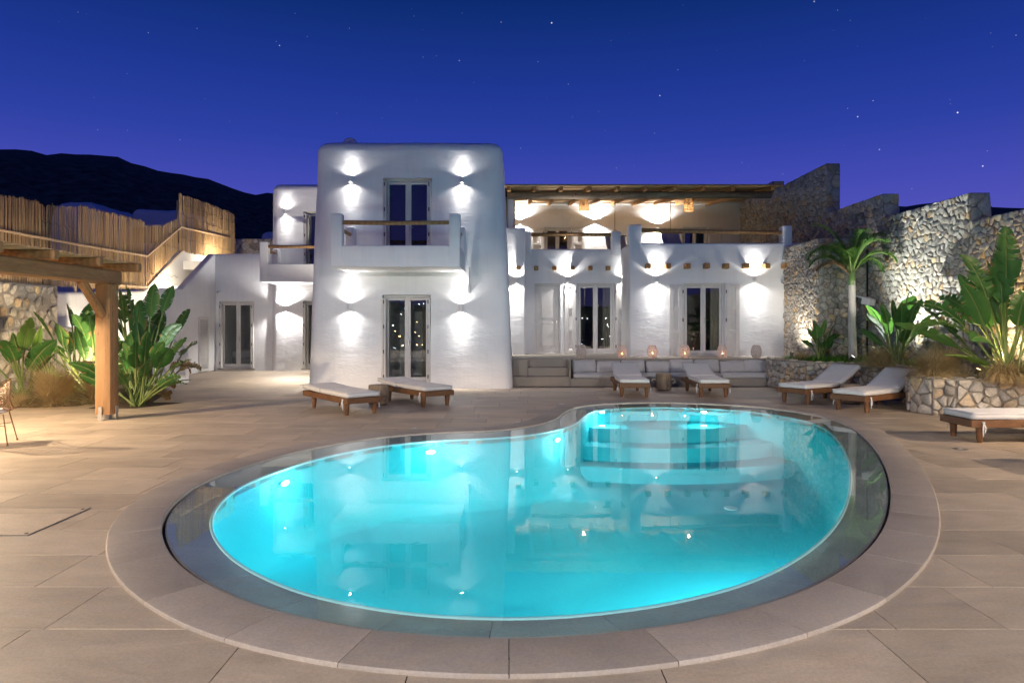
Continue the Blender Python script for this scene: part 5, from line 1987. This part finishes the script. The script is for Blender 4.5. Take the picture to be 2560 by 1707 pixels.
def strelitzia(x, y, z, n, H, spread, label, seed, blade=(.6, .95), width=(.13, .2), torn=.5, az0=None, azr=pi, extra=(), pale=0, group='bird of paradise plants'):
    r = random.Random(seed)
    t = thing('banana_plant', label, 'plant', (x, y, z), group=group)
    t.name = 'paradise_plant'
    for i in range(n):
        az = (az0 if az0 is not None else 0) + (i * 2.399 % (2 * pi) - pi) * azr / pi + r.uniform(-.2, .2)
        q = (i + .5) / n
        lean = .06 + spread * q * r.uniform(.7, 1.1)
        Lb = r.uniform(*blade); Ls = max(.25, H * r.uniform(.72, 1.0) - Lb * .75) * (1 - .25 * q)
        bp = (x + r.uniform(-.14, .14), y + r.uniform(-.14, .14), z - .02)
        dry = i % 8 == 7
        paddle_leaf(t, r, bp, az, lean + (.35 if dry else 0), Ls * (.7 if dry else 1), Lb, r.uniform(*width), r.uniform(.15, .9) * (.4 + q) + (1.3 if dry else 0), torn * r.uniform(.2, 1.3) + (.5 if dry else 0), 'dry_leaf' if dry else 'leaf_pale' if i < pale else 'leaf', r.uniform(-.7, .7), .4 if dry else 0)
    for (az, lean, Ls, Lb, w, dr, tn, mt) in extra:
        paddle_leaf(t, r, (x + r.uniform(-.1, .1), y + r.uniform(-.1, .1), z), az, lean, Ls, Lb, w, dr, tn, mt, r.uniform(-.3, .3), .35 if tn > .9 else 0)
    return t
def grass_tuft(x, y, z, n, R, H, label, seed, mat='grass', droop=1.5, bias=(0, 0)):
    r = random.Random(seed)
    v = []; f = []; vals = []
    for i in range(n):
        az = r.uniform(0, 2 * pi); lean = abs(r.gauss(0, .55))
        d = Vector((cos(az), sin(az), 0)) + Vector((bias[0], bias[1], 0)) * r.uniform(.3, 1.2)
        L_ = H * r.uniform(.65, 1.15)
        p = Vector((r.gauss(0, .045), r.gauss(0, .045), 0))
        th = lean; b = len(v)
        sd = Vector((-d.y, d.x, 0)).normalized()
        w = r.uniform(.0035, .006)
        tone = r.random()
        S = 5
        for j in range(S + 1):
            ww = w * (1 - j / (S + .3))
            v += [p - sd * ww, p + sd * ww]; vals += [tone, tone]
            th += droop * r.uniform(.35, 1.35) / S
            p = p + (d * sin(min(th, 2.6)) * R / H + Vector((0, 0, cos(min(th, 2.6))))) * (L_ / S)
            if p.z < .01: p.z = .01 if bias == (0, 0) or True else p.z
        for j in range(S):
            f.append((b + 2 * j, b + 2 * j + 1, b + 2 * j + 3, b + 2 * j + 2))
    t = mesh_obj('feather_grass', v, f, M[mat], None)
    t.location = (x, y, z)
    attr(t, vals)
    tag(t, label, 'grass', 'tufts of feather grass')
    return t

# --- right planters
strelitzia(7.74, 17.2, .68, 13, 1.05, .55, 'small bird of paradise plant in front of the stone corner, left of the palm', 41, (.35, .5), (.10, .14), .15)
strelitzia(8.45, 14.95, .68, 14, 1.75, .55, 'medium bird of paradise plant with broad upright leaves, right of the palm', 42, (.6, .85), (.15, .2), .25)
strelitzia(8.95, 12.35, .60, 20, 2.4, .9, 'large bird of paradise plant with arching torn leaves at the right picture edge', 43, (.85, 1.25), (.16, .22), 1.0,
           extra=[(pi * 1.02, .55, .8, 1.55, .16, 1.7, 1.0, 'leaf_pale'), (pi * .93, .75, .9, 1.2, .2, .5, .15, 'leaf_pale'), (pi * 1.1, .9, .6, 1.0, .24, .55, .1, 'leaf_pale'), (pi * .98, .55, 1.2, 1.3, .2, 1.2, 1.0, 'leaf'), (pi * 1.15, .4, 1.6, 1.2, .2, .7, .9, 'leaf'), (pi * 1.3, .3, 1.7, 1.3, .22, .5, .9, 'leaf')])
grass_tuft(8.25, 15.25, .70, 1900, .6, .8, 'brown feather grass tuft spilling over the planter, behind the raised lounger backs', 51, droop=2.0, bias=(-.5, -.4))
grass_tuft(8.0, 12.95, .62, 2200, .8, .9, 'large golden feather grass tuft on the corner of the right planter', 52, droop=1.9, bias=(-.3, -.3))
grass_tuft(8.75, 12.15, .62, 2000, .8, .85, 'golden feather grass tuft hanging over the right planter wall', 53, droop=2.4, bias=(.1, -.7))
grass_tuft(8.55, 13.5, .62, 1500, .7, .95, 'feather grass tuft behind the corner tuft of the right planter', 54, droop=1.4)
grass_tuft(7.35, 17.3, .69, 500, .4, .5, 'small feather grass tuft at the left end of the green planter', 55, droop=1.5)
r = random.Random(60)
v = []; f = []; vals = []
poly = [Vector(p) for p in [(7.15, 18.0), (7.05, 17.7), (7.32, 16.65), (8.3, 15.95), (8.7, 15.2), (9.3, 15.2), (9.3, 17.9), (8.0, 17.9)]]
nb_ = 0
while nb_ < 6500:
    x, y = r.uniform(7, 9.35), r.uniform(15, 18)
    if not inside(poly, x, y): continue
    nb_ += 1
    az = r.uniform(0, 2 * pi); d = Vector((cos(az), sin(az), 0)); p = Vector((x, y, .675)); th = r.uniform(0, .5); sd = Vector((-d.y, d.x, 0)); b = len(v); tone = r.random()
    for j in range(4):
        ww = .0055 * (1 - j / 3.2)
        v += [p - sd * ww, p + sd * ww]; vals += [tone, tone]
        th += r.uniform(.1, .6); p = p + (d * sin(th) + Vector((0, 0, cos(th)))) * .085
    for j in range(3):
        f.append((b + 2 * j, b + 2 * j + 1, b + 2 * j + 3, b + 2 * j + 2))
o = mesh_obj('ground_cover', v, f, M['grass_green'])
attr(o, vals); tag(o, 'bright green grass filling the planter under the palm', 'grass', kind='stuff')
# --- palm
px_, py_ = 8.42, 16.85
palm = thing('palm_tree', 'slim palm with a pale peeling trunk against the stone wall', 'palm', (px_, py_, .66))
n = 16; nz_ = 14; v = []; f = []
for i in range(nz_ + 1):
    z = 2.05 * i / nz_
    for k_ in range(n):
        a = 2 * pi * k_ / n
        rr = (.105 - .025 * i / nz_) * (1 + .10 * noise.noise(Vector((cos(a) * 2, sin(a) * 2, z * 2.2))) + .03 * sin(z * 30))
        v.append((rr * cos(a) - .03 * sin(z), rr * sin(a), z))
for i in range(nz_):
    for k_ in range(n):
        k2 = (k_ + 1) % n
        f.append((i * n + k_, i * n + k2, (i + 1) * n + k2, (i + 1) * n + k_))
mesh_obj('trunk', v, f, M['bark'], palm, smooth=True)
r = random.Random(5)
MB().tube([(-.03, 0, 1.95), (-.03, 0, 2.25), (-.02, 0, 2.55)], [.085, .07, .03], 10).build('crownshaft', M['stem'], palm, smooth=True)
attr(palm.children[-1], .7)
def frond(az, lean, L_, droop, seed, dry=False):
    r = random.Random(seed)
    droop *= 1.5; L_ *= .72
    pts = [Vector((-.03, 0, 2.15))]
    th = lean; N_ = 18
    for i in range(N_):
        th += droop * (.2 + 1.6 * i / N_) / N_
        pts.append(pts[-1] + Vector((cos(az) * sin(th), sin(az) * sin(th), cos(th))) * L_ / N_)
    v = []; f = []; vals = []
    S0 = Vector((-sin(az), cos(az), 0))
    for i in range(4, N_ + 1):
        for q in range(11):
            t = i - q / 11
            a = pts[int(t) - 1 if t == int(t) and t == N_ else int(t)] if int(t) < N_ else pts[N_]
            a = pts[min(N_ - 1, int(t))].lerp(pts[min(N_, int(t) + 1)], t - int(t))
            T_ = (pts[min(N_, int(t) + 1)] - pts[min(N_ - 1, int(t))])
            if T_.length < 1e-6: T_ = pts[N_] - pts[N_ - 1]
            T_.normalize()
            ll = .42 * sin(pi * (.12 + .82 * (t - 3) / (N_ - 3))) * r.uniform(.8, 1.1)
            for sd in (-1, 1):
                d = (S0 * sd * r.uniform(.6, 1.0) + T_ * r.uniform(.35, .8) + Vector((0, 0, r.uniform(-.1, .45)))).normalized()
                tone = r.random(); b = len(v); p = a.copy()
                wv = d.cross(Vector((0, 0, 1)))
                wv = wv.normalized() if wv.length > .01 else Vector((1, 0, 0))
                for j in range(4):
                    ww = .008 * (1 - j / 3.1)
                    v += [p - wv * ww, p + wv * ww]; vals += [tone, tone]
                    d = (d + Vector((0, 0, -.38 * j / 2))).normalized()
                    p = p + d * ll / 3
                for j in range(3):
                    f.append((b + 2 * j, b + 2 * j + 1, b + 2 * j + 3, b + 2 * j + 2))
    o = mesh_obj('frond', v, f, M['dry_leaf' if dry else 'palm_leaf'], palm); attr(o, vals)
    s = MB().tube(pts, [.022 * (1 - .85 * i / N_) for i in range(N_ + 1)], 6).build('stem', M['dry_leaf' if dry else 'stem'], o, smooth=True)
    attr(s, .6)
frond(pi * 1.0, .30, 2.2, 1.7, 1); frond(pi * .85, .12, 2.5, .9, 2); frond(pi * .2, .18, 2.3, 1.0, 3); frond(pi * 1.3, .35, 1.9, 1.6, 4); frond(0.1, .4, 1.7, 1.9, 5); frond(pi * .5, .3, 2.0, 1.2, 6); frond(pi * 1.6, .25, 2.1, 1.3, 8)
frond(pi * 1.02, .75, 1.5, 1.2, 7, True); frond(pi * 1.15, .2, 2.3, 1.9, 11); frond(pi * .7, .25, 2.2, 1.5, 12); frond(pi * .05, .15, 2.4, 1.2, 13); frond(pi * 1.85, .35, 1.9, 1.7, 14); frond(pi * 1.45, .15, 2.3, 1.2, 15); frond(pi * .95, .5, 1.8, 1.5, 16); frond(pi * .35, .5, 1.7, 1.6, 17)

# --- left bed
bed_soil = tag(mesh_obj('planting_bed', [(p.x, p.y, -.004) for p in cdt_sheet(BEDS[0], [], lambda x, y: inside(BEDS[0], x, y))[0]], cdt_sheet(BEDS[0], [], lambda x, y: inside(BEDS[0], x, y))[1], M['soil']), kind='structure')
strelitzia(-7.55, 13.75, 0, 24, 1.62, .95, 'leafy bird of paradise clump at the foot of the pergola post', 71, (.45, .75), (.12, .18), 1.0, extra=[(pi * .0, .5, 1.0, .6, .17, .25, .05, 'leaf_pale'), (-.5, .5, .9, .6, .2, .4, .05, 'leaf'), (-.3, .9, .8, .5, .1, .8, 1.0, 'leaf')])
strelitzia(-7.95, 14.6, 0, 11, 2.85, .38, 'tall dark bird of paradise behind the pergola post', 72, (.6, .9), (.13, .18), .9)
strelitzia(-9.5, 15.6, 0, 18, 2.0, .8, 'dark bird of paradise clump in the middle of the left bed', 73, (.6, .95), (.15, .22), .6, extra=[(pi * 1.05, .5, 1.0, 1.3, .15, 1.8, 1.0, 'leaf_pale')])
strelitzia(-10.15, 14.15, 0, 12, 1.8, .75, 'bird of paradise with thick yellow stalks at the left picture edge', 74, (.6, .85), (.14, .2), .3, pale=3)
strelitzia(-10.5, 16.4, 0, 14, 2.2, .6, 'dark bird of paradise against the left stone wall', 75, (.6, .9), (.14, .2), .5)
strelitzia(-8.55, 16.3, 0, 12, 2.2, .6, 'dark bird of paradise beside the white stair', 76, (.6, .9), (.14, .2), .7)
grass_tuft(-9.35, 13.9, 0, 3200, 1.0, 1.15, 'wide golden feather grass tuft at the front of the left bed', 81, droop=1.25, bias=(.35, -.1))
grass_tuft(-8.75, 14.4, 0, 2000, .9, 1.25, 'taller golden feather grass tuft behind the pergola post', 82, droop=1.3, bias=(.3, 0))
grass_tuft(-9.95, 13.75, 0, 500, .5, .55, 'small dry feather grass tuft next to the left picture edge', 83, droop=1.8)
r = random.Random(91)
m = MB(); 
for i in range(70):
    p = Vector((FX + .07 + r.uniform(0, .1), 13.2 + r.random() ** 1.5 * 1.6, 2.5 - r.random() * .3))
    pts = [p]
    d = Vector((r.uniform(0, .1), r.uniform(-.2, .6), -1))
    for j in range(10):
        d = (d + Vector((r.uniform(-.1, .1), r.uniform(-.35, .4), r.uniform(-.2, .25)))).normalized()
        q = pts[-1] + d * .17
        q.x = min(FX + .4, max(FX + .05, q.x)); q.z = max(.05, q.z)
        pts.append(q)
    m.tube([q - Vector((FX, 14, 0)) for q in pts], [.006 * (1 - j / 12) for j in range(11)], 4, cap=False)
dv = m.build('dry_vine', M['dry_leaf'], None); dv.location = (FX, 14, 0); attr(dv, .4)
tag(dv, 'brown leafless vine hanging on the left stone wall', 'vine')

# ---------------------------------------------------------------- garden spotlights (small stake lamps)
def stake_light(x, y, z, target, power, col, label, ang=130, blend=.9, r_=.05):
    t = thing('garden_spotlight', label, 'spotlight', (x, y, z), group='stake spotlights in the planting')
    d = (Vector(target) - Vector((x, y, z + .16))).normalized()
    MB().tube([(0, 0, 0), (0, 0, .13)], .012, 8).build('stake', M['dark_metal'], t)
    c = Vector((0, 0, .16))
    MB().tube([c - d * .07, c + d * .03], [.035, .045], 14).build('head', M['dark_metal'], t, sharp=40)
    MB().tube([c + d * .031, c + d * .034], .038, 14).build('lens', m_emit('spot_lens', col, 4), t)
    l = bpy.data.lights.new('spot_light', 'SPOT'); l.energy = power; l.color = col; l.spot_size = radians(ang); l.spot_blend = blend; l.shadow_soft_size = r_
    q = bpy.data.objects.new('spot_light', l); q.location = c + d * .05
    q.rotation_euler = d.to_track_quat('-Z', 'Y').to_euler()
    link(q, t)
stake_light(8.05, 16.15, .70, (9.4, 15.2, 3.3), 700, (.96, 1.0, .93), 'bright white stake spotlight in the green planter', 110, 1.0)
stake_light(7.6, 18.55, .70, (8.1, 18.9, 2.4), 130, (1, .93, .8), 'stake spotlight in the planter corner by the facade')
stake_light(8.7, 12.75, .62, (9.2, 12.2, 2.6), 260, (1.0, .78, .42), 'warm stake spotlight in the right planter')
stake_light(-7.75, 14.15, .0, (-7.5, 13.9, 1.2), 110, (.95, 1.0, .95), 'white stake spotlight behind the pergola post', 150)
stake_light(-9.9, 15.0, .0, (-11.6, 16.3, 2.8), 110, (1.0, .78, .48), 'warm stake spotlight in the middle of the left bed', 150)
stake_light(-10.6, 17.1, .0, (-11.5, 18.5, 3.0), 60, (1.0, .80, .52), 'warm stake spotlight at the end of the left stone wall', 150)

def added_stair_lamp(y, z, power, label):  # added lamps hidden behind the parapet, brighten stair wall and fence
    t = thing('added_stair_lamp', label, 'step light', (-11.13, y, z), group='added step lights on the garden stair')
    MB().lathe([(.05, 0), (.05, .12), (.035, .14)], 12).build('body', M['white_metal'], t, sharp=40)
    MB().lathe([(.034, .141), (.03, .15)], 12).build('lens', m_emit('step_fill_lens', (1, .84, .62), 6), t)
    l = bpy.data.lights.new('step_fill', 'POINT'); l.energy = power; l.color = (1.0, .84, .62); l.shadow_soft_size = .05
    q = bpy.data.objects.new('step_fill', l); q.location = (0, 0, .24); link(q, t)
added_stair_lamp(18.35, 1.2, 28, 'added step light on the first landing of the garden stair')
added_stair_lamp(20.4, 1.62, 45, 'added step light on the lower part of the garden stair')
added_stair_lamp(22.6, 2.75, 60, 'added step light on the upper part of the garden stair')
added_stair_lamp(26.2, 3.9, 110, 'added step light on the stair landing behind the low block')
stake_light(-9.05, 15.3, .0, (-11.7, 16.6, 3.8), 950, (1.0, .80, .54), 'added warm stake floodlight aimed at the reed fence', 100, r_=.3)  # extra floodlight added to brighten the fence
def bulkhead(y, label):  # out-of-view lamps added as fill for the right side of the deck
    t = thing('fill_bulkhead', label, 'wall lamp', (WX - .05, y, 1.9), group='added fill lamps on the near boundary wall')
    MB().cbox(-.09, 0, -.13, .13, -.08, .08, .02).build('housing', M['white_metal'], t)
    MB().cbox(-.105, -.091, -.10, .10, -.055, .055, .006).build('lens', m_emit('bulkhead_fill_glow', (1, .84, .66), 12), t)
    l = bpy.data.lights.new('lamp_light', 'SPOT'); l.spot_size = radians(174); l.spot_blend = .12; l.energy = 380; l.color = (1.0, .78, .56); l.shadow_soft_size = .08
    q = bpy.data.objects.new('lamp_light', l); q.location = (-.22, 0, 0); link(q, t)
bulkhead(8.6, 'added bulkhead fill lamp on the boundary wall beside the nearest loungers')
bulkhead(4.2, 'added bulkhead fill lamp on the boundary wall level with the camera')

def fill_post_lamp(x, y, power, label):  # unseen lamps added as neutral fill for facade and foreground
    t = thing('fill_post_lamp', label, 'lamp post', (x, y, 0), group='added fill lamp posts at the deck edge behind the camera')
    MB().lathe([(.11, 0), (.11, .03), (.04, .06), (.035, 4.3)], 14).build('pole', M['dark_metal'], t, sharp=40)
    MB().lathe([(.02, 4.72), (.2, 4.66), (.21, 4.64)], 18).build('cap', M['dark_metal'], t, sharp=40)
    MB().lathe([(.09, 4.3), (.15, 4.38), (.16, 4.5), (.15, 4.63)], 18).build('globe', m_emit('globe_fill_glow', (1, .96, .9), 3), t, smooth=True)
    l = bpy.data.lights.new('globe_fill_light', 'SPOT'); l.spot_size = radians(180); l.spot_blend = .10; l.energy = power; l.color = (1.0, .94, .87); l.shadow_soft_size = .06
    q = bpy.data.objects.new('globe_fill_light', l); q.location = (0, .42, 4.45); link(q, t)
fill_post_lamp(-6.1, -6.8, 2700, 'added fill lamp post at the deck edge behind the camera, left')
fill_post_lamp(5.4, -6.8, 2700, 'added fill lamp post at the deck edge behind the camera, right')

# ================================================================ FAR SURROUNDINGS
k = NT('neighbour_plaster'); M['far_plaster'] = k.pbr((.62, .60, .60), .9)
def far_house(px0, px1, py, Y, depth, label, wins=0, dome=False):
    p0, p1 = AT(px0, py, Y), AT(px1, py, Y)
    zb = min(terrain_z(atan2(p0.x, Y), sqrt(p0.x ** 2 + Y * Y)), terrain_z(atan2(p1.x, Y), sqrt(p1.x ** 2 + Y * Y))) - 1
    t = thing('neighbour_house', label, 'house', ((p0.x + p1.x) / 2, Y, zb), group='dark white houses on the hillside')
    w = (p1.x - p0.x) / 2; H = p0.z - zb
    mass('wall', -w, w, 0, depth, 0, H, M['far_plaster'], t, r=.4, step=1.2, amp=.12, rt=.5 if not dome else 1.6, seed=px0)
    for i in range(wins):
        x = -w + 2 * w * (i + .5) / wins
        f_ = MB().box(x - .5, x + .5, -.04, .05, H - 2.6, H - 1.4).build('window', M['black'], t)
        MB().box(x - .56, x + .56, -.07, .05, H - 2.7, H - 2.6).build('sill', M['far_plaster'], f_)
    return t
far_house(124, 240, 498, 60, 8, 'dim white domed house on the hill behind the reed fence', 0, True)
far_house(328, 460, 523, 52, 7, 'dim white house with dark windows on the hill behind the reed fence', 3)
far_house(652, 700, 575, 44, 5, 'dim white house corner on the hill beside the left wing', 1)
# rubble wall behind the low block
bwz = AT(0, 597, 30.5).z
rb = thing('rear_wall', 'dim rubble stone wall on the slope behind the low white block', 'wall', (-10.5, 30.5, 3.4))
MB().cbox(-2.2, 2.4, 0, .4, -2, bwz - 3.4, .05).build('core', M['mortar'], rb)
s4 = StoneWall(rb, seed=61)
s4.face((-12.7, 30.5, 3.4), (1, 0, 0), (0, 0, 1), 4.6, bwz - 3.4, .3)
s4.finish(300)
# town lights on the far slope behind the camera (seen mirrored in the panes)
r = random.Random(17)
TOWN = [m_emit('town_light_' + a, c, s_) for a, c, s_ in (('warm', (1, .62, .3), 55), ('white', (.9, .95, 1), 60), ('blue', (.55, .75, 1), 40))]
for kx, mt in enumerate(TOWN):
    m = MB()
    cl = [(r.uniform(-.5, .5), r.uniform(900, 1500)) for _ in range(9)]
    for i in range(130):
        if r.random() < .7:
            c = r.choice(cl); az, R = c[0] + r.gauss(0, .03), c[1] + r.gauss(0, 60)
        else:
            az, R = r.uniform(-.6, .6), r.uniform(850, 1700)
        th = pi + az
        s_ = r.uniform(.35, .85)
        x, y, z = sin(th) * R, cos(th) * R, terrain_z(th if th <= pi else th - 2 * pi, R) + 5
        m.box(x - s_, x + s_, y - s_, y + s_, z - s_, z + s_)
    tag(m.build('town_lights', mt), 'tiny town lights on the far dark slope, ' + ('warm', 'white', 'bluish')[kx] + ' ones', 'lights', kind='stuff')
